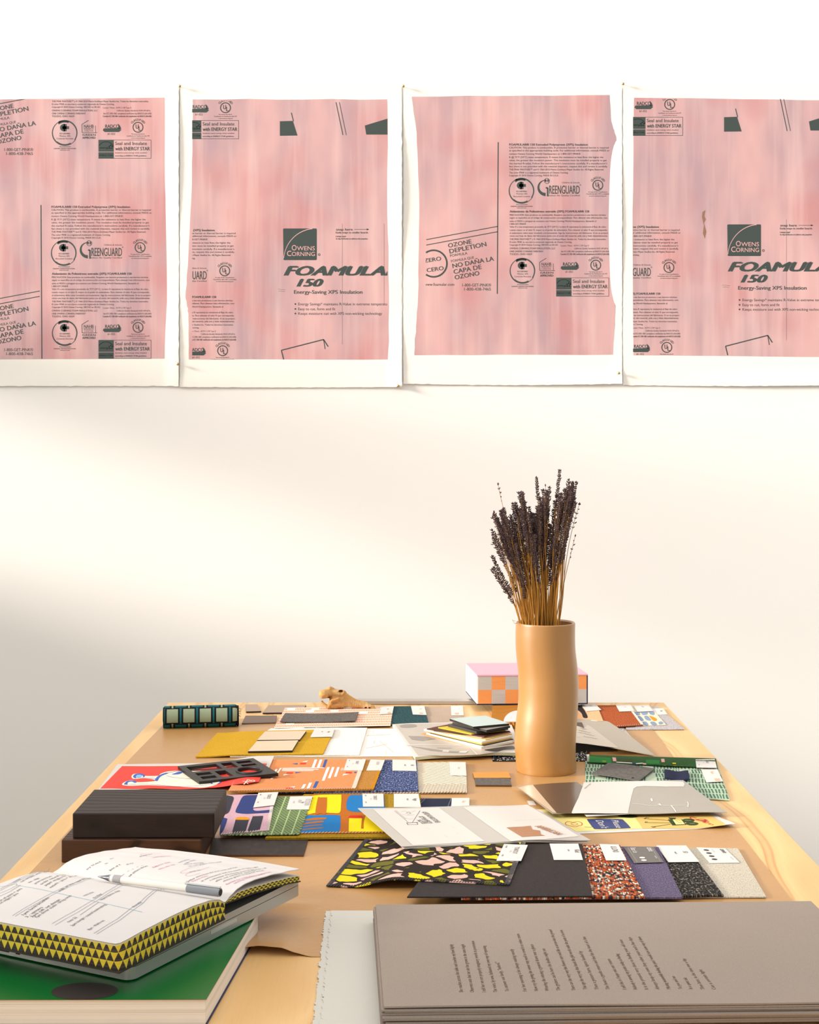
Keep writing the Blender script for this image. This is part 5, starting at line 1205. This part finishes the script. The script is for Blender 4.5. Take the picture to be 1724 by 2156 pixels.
# ------------------------------------------------------------------ two dark wood blocks
def dark_wood(name, c1, c2, c3, sc=1.0):
    n = N(name); v = n.obj()
    d = n.noise(n.map(v, (5, 9, 9)), 1.0, 2, out=0)
    vv = n.new('VectorMath', 0, {'operation': 'ADD'}, _0=v, _1=n.new('CombineXYZ', 0, Y=n.math('MULTIPLY', d, .055)))
    w = n.new('TexWave', 0, {'wave_type': 'BANDS', 'bands_direction': 'Y'}, Vector=n.map(vv, (1, 1, 1)), Scale=17*sc, Distortion=.6, Detail=2.0, Detail_Scale=1.2)
    g = n.noise(n.map(v, (.04, 1, 1)), 900, 3)
    c = n.ramp(w, [(0, lin(*c3)), (.10, lin(*c3)), (.2, lin(*c1)), (.55, lin(*c2)), (1, lin(*c2))]); c = n.mix(n.math('MULTIPLY', n.step(g, .5, .7), .4), c, lin(*c3))
    n.bump(w, .35, .0010); return n.done(c, .5, .28)
M_wenge = dark_wood('dark stained ash', (30, 20, 17), (37, 26, 22), (6, 4, 3)); M_walnut = dark_wood('oiled walnut', (60, 37, 21), (72, 46, 28), (40, 23, 12), 1.6)
b = MB(); b.box((-.435, 2.327, TZ+.001+.0175), (.2135, .157, .035)); tag(b.build('wood_block', M_walnut, bevel=(.0018, 3)), 'brown walnut block, lower of the two wood blocks', 'wood block', 'stacked dark wood blocks')
b = MB(); b.box((-.4185, 2.334, TZ+.0362+.0193), (.217, .156, .0386), rz=.008); tag(b.build('wood_block', M_wenge, bevel=(.0022, 3)), 'dark stained block with ridged grain, upper of the two wood blocks', 'wood block', 'stacked dark wood blocks')

# ------------------------------------------------------------------ green book, laptop, open notebook, pen
def page_edge(name, a, bb, dens, seed=0):
    n = N(name); v = n.obj(); f = n.noise(n.map(v, (.6, .6, dens), loc=(0, 0, seed)), 1.0, 2)
    n.bump(f, .3, .001); return n.done(n.ramp(f, [(.3, lin(*a)), (.55, lin(*bb)), (.75, lin(*a))]), .75, .2)
M_pgedge = page_edge('cream page edges', (206, 197, 184), (238, 231, 220), 420)
GB = .0300
g0, g1 = T(434, 2105, GB), T(532, 1939, GB); gd = (g1-g0).normalized(); gs = Vector((-gd.y, gd.x, 0)); gs = Vector((-1, -.004, 0))
go = empty('coffee_table_book', g0+gs*.15+gd*.15-EZ*GB, 'thick green softcover book with a black ellipse, under the laptop', 'book')
D_, W_ = .31, .33
cor = lambda z, i=0.0: [g0-EZ*(GB-z)+gs*i+gd*i, g0-EZ*(GB-z)+gs*W_+gd*i, g0-EZ*(GB-z)+gs*W_+gd*D_, g0-EZ*(GB-z)+gs*i+gd*D_]
b = MB(); b.prism([cor(GB-.0007, .0015)], (0, 0, GB-.003)); b.build('page_block', M_pgedge, go)
def green_mat():
    n = N('glossy green cover'); f = n.noise(n.obj(), 220, 3); n.bump(f, .06, .0006)
    return n.done(n.mix(f, lin(0, 92, 34), lin(0, 104, 42)), .3, .5)
b = MB(); b.prism([cor(GB)], (0, 0, .0007), 0, 1)
el = [(178+70*math.cos(k*PI/20)+8*math.sin(k*PI/20), 2087-18.5*math.sin(k*PI/20)) for k in range(40)]
b.ink([[(x, min(y, 2104.6)) for x, y in el]], lambda x, y: T(x, y, GB+.0002), 2)
b.build('front_cover', [green_mat(), plain('tan cover edge', (206, 160, 130), .6), plain('black spot varnish', (52, 44, 42), .45, .5, .06, 300)], go)
b = MB(); b.prism([cor(.0016)], (0, 0, .0010)); b.build('back_cover', plain('navy book cover', (34, 40, 88), .5), go)

e1, e2 = Vector((.4636, .886, 0)), Vector((-.886, .4636, 0)); LB = Vector((-.3237, 1.670, 0))
LW, LD = .3645, .249
def rrect(z, ins=0.0, r=.012):
    pts = []
    for cx, cy, a0 in ((LW-r, r, -90), (LW-r, LD-r, 0), (r, LD-r, 90), (r, r, 180)):
        for k in range(7):
            a = math.radians(a0+k*15); pts.append((cx+(r-ins)*math.cos(a), cy+(r-ins)*math.sin(a)))
    return [LB+e1*x+e2*y+EZ*(TZ+z) for x, y in pts]
M_alu = plain('bead blasted aluminium', (186, 186, 180), .34, .5, .03, 300, Metallic=.65); M_seam = plain('dark seam', (40, 38, 36), .6)
lo = empty('laptop', LB+e1*LW/2+e2*LD/2+EZ*(TZ+.0303), 'closed silver laptop between the green book and the open notebook', 'laptop')
b = MB(); b.prism([rrect(.0458)], (0, 0, .0140)); b.build('base', M_alu, lo, bevel=(.003, 3))
b = MB(); b.prism([rrect(.0466, .0012)], (0, 0, .0008)); b.build('lid_gasket', M_seam, lo)
b = MB(); b.prism([rrect(.0548)], (0, 0, .0082)); b.build('lid', M_alu, lo, bevel=(.0022, 3))
b = MB(); c = LB+e1*LW/2-e2*(-.0008)+EZ*(TZ+.0440)
b.prism([[c+e1*x+e2*y for x, y in ((-.028, -.0012), (.028, -.0012), (.025, .004), (-.025, .004))]], (0, 0, .0048)); b.build('thumb_notch', plain('pale aluminium notch', (206, 206, 200), .4, .5, .02, 200, Metallic=.4), lo)
b = MB()
for k, (u, w, h) in enumerate(((.19, .016, .006), (.168, .006, .006), (.235, .010, .004), (.215, .008, .005))):
    c = LB+e2*u+EZ*(TZ+.0385)-e1*.0003; b.box(c, (.001, w, h), 0, math.atan2(e1.y, e1.x))
b.build('ports', M_seam, lo)
for x, y in ((.02, .02), (LW-.02, .02), (.02, LD-.02), (LW-.02, LD-.02)):
    b = MB(); c = LB+e1*x+e2*y; b.lathe([(c+EZ*(TZ+.0303), .0005), (c+EZ*(TZ+.0303), .007), (c+EZ*(TZ+.0322), .0085), (c+EZ*(TZ+.0322), .0005)], 20); b.build('rubber_foot', M_seam, lo, smooth=50)

NE, NS = Vector((.45, .893, 0)), Vector((-.893, .45, 0)); NG = Vector((-.2355, 1.813, TZ)); NL = .272; NBZ = .0555; WN, WF = .205, .176
def pw(tab, x):
    if x <= tab[0][0]: return tab[0][1]
    for (a, p), (c, r) in zip(tab, tab[1:]):
        if x <= c:
            t = (x-a)/(c-a); t = t*t*(3-2*t)*.5+t*.5; return p+(r-p)*t
    return tab[-1][1]
near = [(0, .0765), (.012, .0835), (.035, .0885), (.07, .0912), (.11, .0915), (.16, .0905), (.197, .0890), (.205, .0868)]
far = [(0, .0765), (.012, .0820), (.028, .0865), (.044, .0880), (.065, .0874), (.1026, .0836), (.14, .078), (.176, .0725)]
fcov = [(0, .0755), (.03, .0735), (.0529, .0718), (.1026, .0663), (.14, .0613), (.177, .0556)]
def nl_(l): return 1.0-.05*smooth(.2, .272, l)   # pages dip a little towards the far corner
nz = lambda w, l: NBZ+(pw(near, w)-NBZ)*nl_(l)
P_ = lambda w, l, z: NG+NE*w+NS*l+EZ*z
def tri_mat():
    n = N('yellow and black triangle page edges'); v = n.uv(); x, y, _ = n.xyz(v)
    X = n.math('MULTIPLY', x, 98); Yv = n.math('MULTIPLY', y, 2.95)
    X = n.math('ADD', X, n.math('MULTIPLY', n.math('FLOOR', Yv), .5))
    fx = n.math('FRACT', X); fy = n.math('FRACT', Yv); par = n.math('MODULO', n.math('FLOOR', X), 2)
    t1 = n.math('LESS_THAN', n.math('MULTIPLY', n.math('ABSOLUTE', n.math('SUBTRACT', fx, .5)), 2), n.math('SUBTRACT', 1, fy))
    line = n.noise(n.map(v, (3, 60, 1)), 1.0, 2); 
    yl = n.mix(n.step(line, .3, .75), lin(222, 204, 64), lin(196, 176, 52)); bk = n.mix(n.step(line, .4, .75), lin(34, 32, 30), lin(92, 86, 76))
    c = n.mix(t1, yl, bk); c = n.mix(n.math('GREATER_THAN', y, .93), c, lin(206, 196, 150))
    n.bump(line, .4, .001); return n.done(c, .7, .2)
M_tri = tri_mat(); M_page = plain('white notebook page', (208, 203, 200), .75, .2, .012, 40)
no = empty('notebook', NG+EZ*NBZ, 'open handwritten notebook with yellow and black triangle page edges', 'notebook')
# near half: cover, block with patterned edges, page
b = MB(); b.slab(lambda u, v: P_(-(WN+.002)*(1-u), (NL+.001)*v-.0005, NBZ+.0018), .0018, 2, 2); b.build('near_cover', plain('black notebook cover', (46, 42, 34), .6), no)
b = MB(); nw = 40
cr = .012
def nedge(w, l):   # rounded outer corner
    return w, l
prof = [k/nw*WN for k in range(nw+1)]
head = lambda l: [(P_(-w, l, NBZ+.0018), P_(-w, l, nz(w, l)-.0004)) for w in prof]
def wall_strip(b, pairs, su):
    vs, uv, d = [], [], 0.0
    for k, (a, c) in enumerate(pairs):
        if k: d += (a-pairs[k-1][0]).length
        for j in range(4): vs.append(a.lerp(c, j/3)); uv.append((d+su, j/3))
    b.add(vs, [(k*4+j, (k+1)*4+j, (k+1)*4+j+1, k*4+j+1) for k in range(len(pairs)-1) for j in range(3)], 0, uv)
rc = .010
outline = [(w, 0.0) for w in prof if w < WN-rc]+[(WN-rc+rc*math.sin(a*PI/16), rc-rc*math.cos(a*PI/16)) for a in range(9)]+[(WN, l) for l in [rc+(NL-rc)*k/30 for k in range(1, 31)]]
wall_strip(b, [(P_(-w, l, NBZ+.0018), P_(-w, l, nz(w, l)-.0004)) for w, l in outline], 0)
wall_strip(b, [(P_(-w, NL, NBZ+.0018), P_(-w, NL, nz(w, NL)-.0004)) for w in prof[::-1]], .5)
b.build('near_page_block', M_tri, no, smooth=40)
def npage(u, v):
    w = WN*u; l = NL*v
    if w > WN-rc and l < rc:
        dx, dy = w-(WN-rc), rc-l; L = max(abs(dx), abs(dy)); h = math.hypot(dx, dy)
        if h > 1e-9: k = L/h; dx *= k; dy *= k; w, l = WN-rc+dx, rc-dy
    return P_(-w, l, nz(w, l))
pgb = MB(); pgb.grid(lambda u, v: npage(1-u, v), 60, 40)
# far half
fz = lambda w, l: pw(far, w)-.003*smooth(.2, .272, l)+.0015*math.sin(l*18)*smooth(.05, .17, w)
cz = lambda w: pw(fcov, w)
fprof = [k/30*WF for k in range(31)]
b = MB(); wall_strip(b, [(P_(w, 0, cz(w)), P_(w, 0, cz(w)+min(.0078, .0016+w*.2))) for w in fprof], .1)
wall_strip(b, [(P_(WF, l, cz(WF)), P_(WF, l, cz(WF)+.0078)) for l in [NL*k/20 for k in range(21)]], .3)
wall_strip(b, [(P_(w, NL, cz(w)), P_(w, NL, cz(w)+min(.0078, .0016+w*.2))) for w in fprof[::-1]], .5)
b.build('far_page_block', M_tri, no, smooth=40)
b = MB(); b.grid(lambda u, v: P_(WF*u, NL*v, cz(WF*u)+min(.0078, .0016+WF*u*.2)), 30, 4, 0); b.build('page_stack_top', M_page, no, smooth=60)
b = MB(); b.slab(lambda u, v: P_((WF+.003)*u, (NL+.001)*v-.0005, cz(WF*u)), .0014, 24, 2); b.build('far_cover', plain('black notebook cover', (46, 42, 34), .6), no)
pgf = MB(); pgf.slab(lambda u, v: P_(WF*u, NL*v, fz(WF*u, NL*v)), .0010, 50, 30)
I_pen = plain('black pen ink', (52, 50, 54), .6); I_penb = plain('blue grey pen ink', (92, 104, 124), .6); I_cy = plain('cyan marker', (140, 190, 206), .6); I_mag = plain('magenta pen ink', (192, 84, 140), .6)
def onpage(px, py):
    z = .086
    for _ in range(6):
        p = T(px, py, z); d = p-NG; w = d.dot(NE); l = max(0, d.dot(NS))
        z = nz(-w, l) if w < 0 else fz(w, l)
    return T(px, py, z+.0005)
def snap(p, lift=.0005):
    d = p-NG; w = d.dot(NE); l = min(NL, max(0, d.dot(NS))); z = nz(min(WN, -w), l) if w < 0 else fz(min(WF, w), l)
    return Vector((p.x, p.y, TZ+z+lift))
def pen_line(b, pts, m, wd=.0005):
    q = []
    for a, c in zip(pts, pts[1:]):
        a, c = onpage(*a), onpage(*c); q += [a.lerp(c, k/10) for k in range(10)]
    q.append(onpage(*pts[-1])); q = [snap(p) for p in q]
    for a, c in zip(q, q[1:]):
        n = Vector((-(c-a).y, (c-a).x, 0)); n = n.normalized()*wd/2 if n.length else n
        b.add([a-n, c-n, c+n, a+n], [(0, 1, 2, 3)], m)
def hand(b, s, p0, p1, h, m=1):
    a, c = onpage(*p0), onpage(*p1); d = Vector((c.x-a.x, c.y-a.y, 0)); L = d.length; d.normalize()
    b.text(s, a, d, Vector((-d.y, d.x, 0)), h, L, m, shear=.18, surf=snap)
z8 = lambda x, y: (x/5.747, 1790+y/5.747)
nb_ = MB()
for ln_ in ([(150, 790), (420, 628), (680, 490), (900, 395), (1110, 335)], [(182, 798), (450, 640), (700, 505), (920, 410), (1140, 345)], [(628, 888), (900, 735), (1150, 590), (1330, 480), (1530, 405)], [(665, 905), (940, 750), (1180, 605), (1360, 490), (1560, 412)],
            [(1135, 1005), (1420, 830), (1720, 605), (1960, 470)], [(1168, 1015), (1450, 845), (1730, 640), (1990, 480)], [(0, 470), (150, 390), (350, 295), (520, 250)], [(0, 490), (160, 405), (370, 305), (600, 258)]):
    pen_line(nb_, [z8(*p) for p in ln_], 2)
pen_line(nb_, [z8(200, 422), z8(600, 495), z8(1100, 605), z8(1720, 745)], 3, .0008)
pen_line(nb_, [z8(965, 785), z8(1200, 625)], 1)
pen_line(nb_, [z8(0, 555), z8(120, 500), z8(250, 420)], 1); pen_line(nb_, [z8(0, 440), z8(100, 430), z8(200, 405), z8(205, 425), z8(120, 470), z8(0, 520)], 2)
for s, p0, p1, h in (('tues 22', (835, 870), (940, 812), .0042), ('2pm lounge / coaxial bookmaking', (880, 918), (1290, 655), .0042), ('8pm - WeHo rec', (1085, 965), (1272, 848), .0042),
    ('1pm lunch brushes', (290, 785), (600, 572), .0042), ('2 - upstairs', (330, 812), (525, 688), .0042), ('3pm call: set design', (395, 810), (735, 595), .0042), ('7pm dinner studio - bring notes', (450, 815), (870, 548), .0042),
    ('monday', (168, 392), (255, 345), .004), ('cut samples, wool / linen', (265, 385), (600, 262), .0042), ('sew - edges', (355, 395), (485, 338), .0042), ('print tests from', (430, 408), (635, 312), .0042), ('order natural rolls', (505, 415), (800, 298), .0042),
    ('paper weights for lv', (555, 430), (850, 310), .0042), ('return - pins + grid order', (620, 455), (990, 312), .0042), ('walk w/ ana - new samples', (725, 497), (1115, 340), .0042), ('wednesday', (1020, 555), (1140, 505), .004), ('inspect fabrics, chips', (1225, 605), (1460, 490), .0042),
    ('friday', (1150, 580), (1240, 525), .004), ('list of paint + yarn', (0, 620), (275, 462), .0042), ('cut edges / pins', (0, 650), (230, 520), .0042), ('thursday', (1620, 690), (1724, 625), .004)):
    hand(nb_, s, z8(*p0), z8(*p1), h, 1 if h > .0041 else 2)
b = pgb; o1 = b.build('near_page', M_page, no, smooth=60)
nb_.build('handwriting', [M_page, I_pen, I_penb, I_cy, I_mag], o1)
o2 = pgf.build('far_page', M_page, no, smooth=60)
z9 = lambda x, y: (280+x/4.537, 1790+y/4.537); fb = MB()
z10 = lambda x, y: (x/2.612, 1780+y/2.612)
for s, p0, p1, m in (('try SCALE', (480, 128), (560, 88), 1), ('in', (608, 75), (628, 70), 1), ('size', (578, 102), (594, 97), 1), ('box of 3', (608, 135), (665, 105), 1), ('grey', (695, 105), (738, 97), 2), ('- - - - - -', (650, 165), (790, 110), 2), ('new pattern library', (705, 170), (815, 112), 1), ('paper', (770, 62), (845, 48), 2), ('catalogue for', (840, 68), (945, 58), 4),
    ('fabric list', (845, 122), (940, 92), 4), ('colour cards + felts', (875, 132), (965, 105), 4), ('samples', (985, 95), (1045, 78), 2), ('wood blocks', (1010, 105), (1120, 95), 2)): hand(fb, s, z10(*p0), z10(*p1), .0038, m)
for s, p0, p1, m in (('Gather more from the print room and scan', (520, 305), (1000, 165), 1), ('Polystyrene wall prints', (570, 300), (720, 245), 4), ('in conversation with the weave on table, light', (660, 298), (1200, 160), 1), ('I remember the lavender & the brown paper roll', (745, 290), (1280, 170), 1),
    ('also: cut cards for each fan', (795, 300), (1180, 195), 1), ('choose green or blue for winter', (870, 300), (1260, 195), 1), ('Reread the notes about hands', (900, 328), (1250, 225), 4), ('touching, measuring, reading slowly', (975, 318), (1330, 210), 4), ('felt / wool / linen', (540, 155), (680, 125), 2), ('oak tiles', (500, 130), (600, 95), 2), ('print list', (540, 210), (650, 190), 2), ('studio notes page', (640, 145), (850, 110), 2)):
    hand(fb, s, z9(*p0), z9(*p1), .0036, m)
def ellipse(cx, cy, rx, ry, a=-.25): return [(cx+rx*math.cos(t*PI/12)*math.cos(a)-ry*math.sin(t*PI/12)*math.sin(a), cy+rx*math.cos(t*PI/12)*math.sin(a)+ry*math.sin(t*PI/12)*math.cos(a)) for t in range(25)]
for e in (ellipse(415, 1828, 36, 5), ellipse(330, 1800, 34, 4, .02), ellipse(408, 1838, 18, 4)): pen_line(fb, e[3:20], 4, .0004)
fb.build('handwriting', [M_page, I_pen, I_penb, I_cy, I_mag], o2)

# pen lying in the gutter
pz = .0925
qa, qb = T(206, 1845.5, pz), T(464, 1879, pz); pd = (qb-qa); PL = pd.length; pd.normalize(); pt = lambda s: qa+pd*s*PL
po = empty('gel_pen', (qa+qb)/2-EZ*.006, 'clear gel pen with a grey end cap lying in the notebook gutter', 'pen')
def frost():
    n = N('frosted clear barrel'); return n.done(lin(226, 222, 214), .25, .6, Alpha=.9)
b = MB(); b.tube([pt(.10), pt(.12), pt(.74)], [.0042, .0047, .0047], n=20); b.build('barrel', frost(), po, smooth=50)
b = MB(); b.tube([pt(.105), pt(.20)], [.0045, .0051], n=20); b.build('grip', plain('grey smoky grip', (150, 148, 150), .3, .6), po, smooth=50)
b = MB(); b.tube([pt(0), pt(.012), pt(.05), pt(.105)], [.0004, .0010, .0022, .0045], n=16); b.build('tip', plain('dark steel tip', (96, 98, 104), .25, .6, .03, 100, Metallic=.7), po, smooth=60)
b = MB(); b.tube([pt(.74), pt(.985), pt(1.0)], [.0052, .0055, .0050], n=24); b.build('end_cap', plain('grey translucent cap', (126, 130, 136), .2, .7, .03, 100), po, smooth=50)
b = MB(); b.tube([pt(1.0), pt(1.0)+pd*.0008], .0036, n=20); b.build('cap_plug', M_seam, po)
b = MB(); side = Vector((-pd.y, pd.x, 0)); b.box(pt(.86)+EZ*.0062, (.05, .003, .0012), 0, math.atan2(pd.y, pd.x)); b.build('clip', plain('clear clip', (190, 192, 194), .2, .7), po)

# ------------------------------------------------------------------ deckle-edged white sheets and the stack of grey boards
M_deckle = plain('cold white cotton paper', (200, 196, 186), .85, .15, .02, 120)
for k, (dx, z, lab) in enumerate(((0, .0018, 'lower white cotton sheet with a torn deckle edge, beside the grey boards'), (.008, .0027, 'upper white cotton sheet, its torn edge set slightly further right'))):
    a, c = T(685, 1918-k, z), T(640, 2330, z)
    def fn(u, v, a=a, c=c, dx=dx, k=k):
        base = c.lerp(a, v); X = base.x+dx+.26*u
        if u == 0: X += .0035*noise.noise(Vector((v*42, k*9, 2)))+.0035*noise.noise(Vector((v*150, k*5, 7)))
        zz = (.0016*max(0, noise.noise(Vector((v*60, k, 4)))) if u == 0 else 0)
        return Vector((X, base.y, base.z+zz))
    b = MB(); b.slab(fn, .0007, 12, 160); o = b.build('cotton_paper_sheet', M_deckle, smooth=50); tag(o, lab, 'paper', 'white cotton sheets')
def board_mat():
    n = N('warm grey board'); v = n.obj(); f = n.noise(v, 900, 2); g = n.noise(v, 7, 4)
    c = n.mix(g, lin(143, 130, 119), lin(151, 137, 125)); c = n.mix(n.math('MULTIPLY', n.step(f, .35, .75), .4), c, lin(176, 162, 150))
    n.bump(f, .15, .0006); return n.done(c, .85, .15)
M_board = board_mat(); M_letter = plain('letterpress ink', (112, 98, 82), .8, .1, .12, 300)
ST = .0275; S0 = .0040; NBD = 10; th = (ST-S0)/NBD
bl0, br0, fl0 = T(791, 1905, ST), T(1707, 1897, ST), T(808, 2121, ST)
bx, by = br0-bl0, fl0-bl0
bnames = []
for k in range(NBD):
    top = k == NBD-1; z = S0+th*(k+1); j = (lambda: 0.0) if top else (lambda: R.uniform(-.0035, .0035))
    jx, jy, sk_ = j()-(0 if top else .001), j(), (0 if top else R.uniform(-.003, .003))
    def fn(u, v, z=z, jx=jx, jy=jy, sk_=sk_, top=top):
        p = bl0+bx*u+by*(1-v); return Vector((p.x+jx, p.y+jy+sk_*u, TZ+z+(.0016*smooth(.09, 0, v)*(.6+.4*math.sin(u*7)) if top else 0)))
    b = MB(); b.slab(fn, th*.82, 16, 16, 0, 0)
    o = b.build('grey_board', M_board, smooth=40)
    if top:
        tag(o, 'top board of the grey stack, printed with columns of small sideways verse', 'board', 'stack of grey boards'); topo = o
    else: tag(o, 'plain grey board beneath the printed one in the front right stack', 'board', 'stack of grey boards')
V = (('She reaches across the table and touches my hand lightly', (975, 2089), (953, 1988)), ('Observers note that our size has grown to the same length', (998, 2089), (977, 1988)), ('I tell her we are properly imaginary words in possession', (1023, 2089), (998, 1981)), ('The voice, by now, fashioned my own way of repeating', (1047, 2089), (1022, 1991)), ('To answer our body, "indeed,"', (1072, 2087), (1050, 2025)),
 ('For her morning is for always waiting mostly', (1109, 2087), (1080, 1998)), ('Now try the giving the owner may need to reveal is to refuse return', (1133, 2086), (1093, 1966)), ('Wearing the missing a general draws near a glance', (1156, 2086), (1122, 1988)), ('The gesture can be here the doubts might see', (1180, 2085), (1147, 1997)), ('There are the very way that flowers turn ends like an arrow into the ground', (1212, 2085), (1161, 1957)),
 ('That age the very way that hands like glad words make the point of an iron', (1236, 2083), (1184, 1958)), ('Then a gesture here, tiptoe landed by', (1261, 2083), (1224, 2002)), ('The hours a gentle return and that lies the heart of a line', (1284, 2083), (1232, 1972)), ('I tell this is I hope was our return', (1319, 2083), (1284, 2019)), ('Nobody is among my praise today as finding', (1342, 2083), (1302, 2008)),
 ('It is the present very close to finding your old ones', (1365, 2083), (1309, 1978)), ('Always keep my own they other years and a line days', (1389, 2083), (1328, 1973)), ('Missing meanwhile finding the past I would turn some way of dawn', (1412, 2082), (1348, 1972)), ('To you and me', (1437, 2082), (1420, 2055)), ('In a quiet ink', (1458, 2082), (1445, 2058)), ('Then later, in the time one a day', (1484, 2083), (1442, 2018)), ('Cue a certain light', (1508, 2083), (1477, 2041)))
b = MB()
for s, p0, p1 in V:
    p, p2 = T(*p0, ST+.0002), T(*p1, ST+.0002); d = Vector((p2.x-p.x, p2.y-p.y, 0)); b.text(s, p, d.normalized(), Vector((-d.y, d.x, 0)).normalized(), .0044, d.length, 0, bold=.012)
b.build('verse_lettering', M_letter, topo)
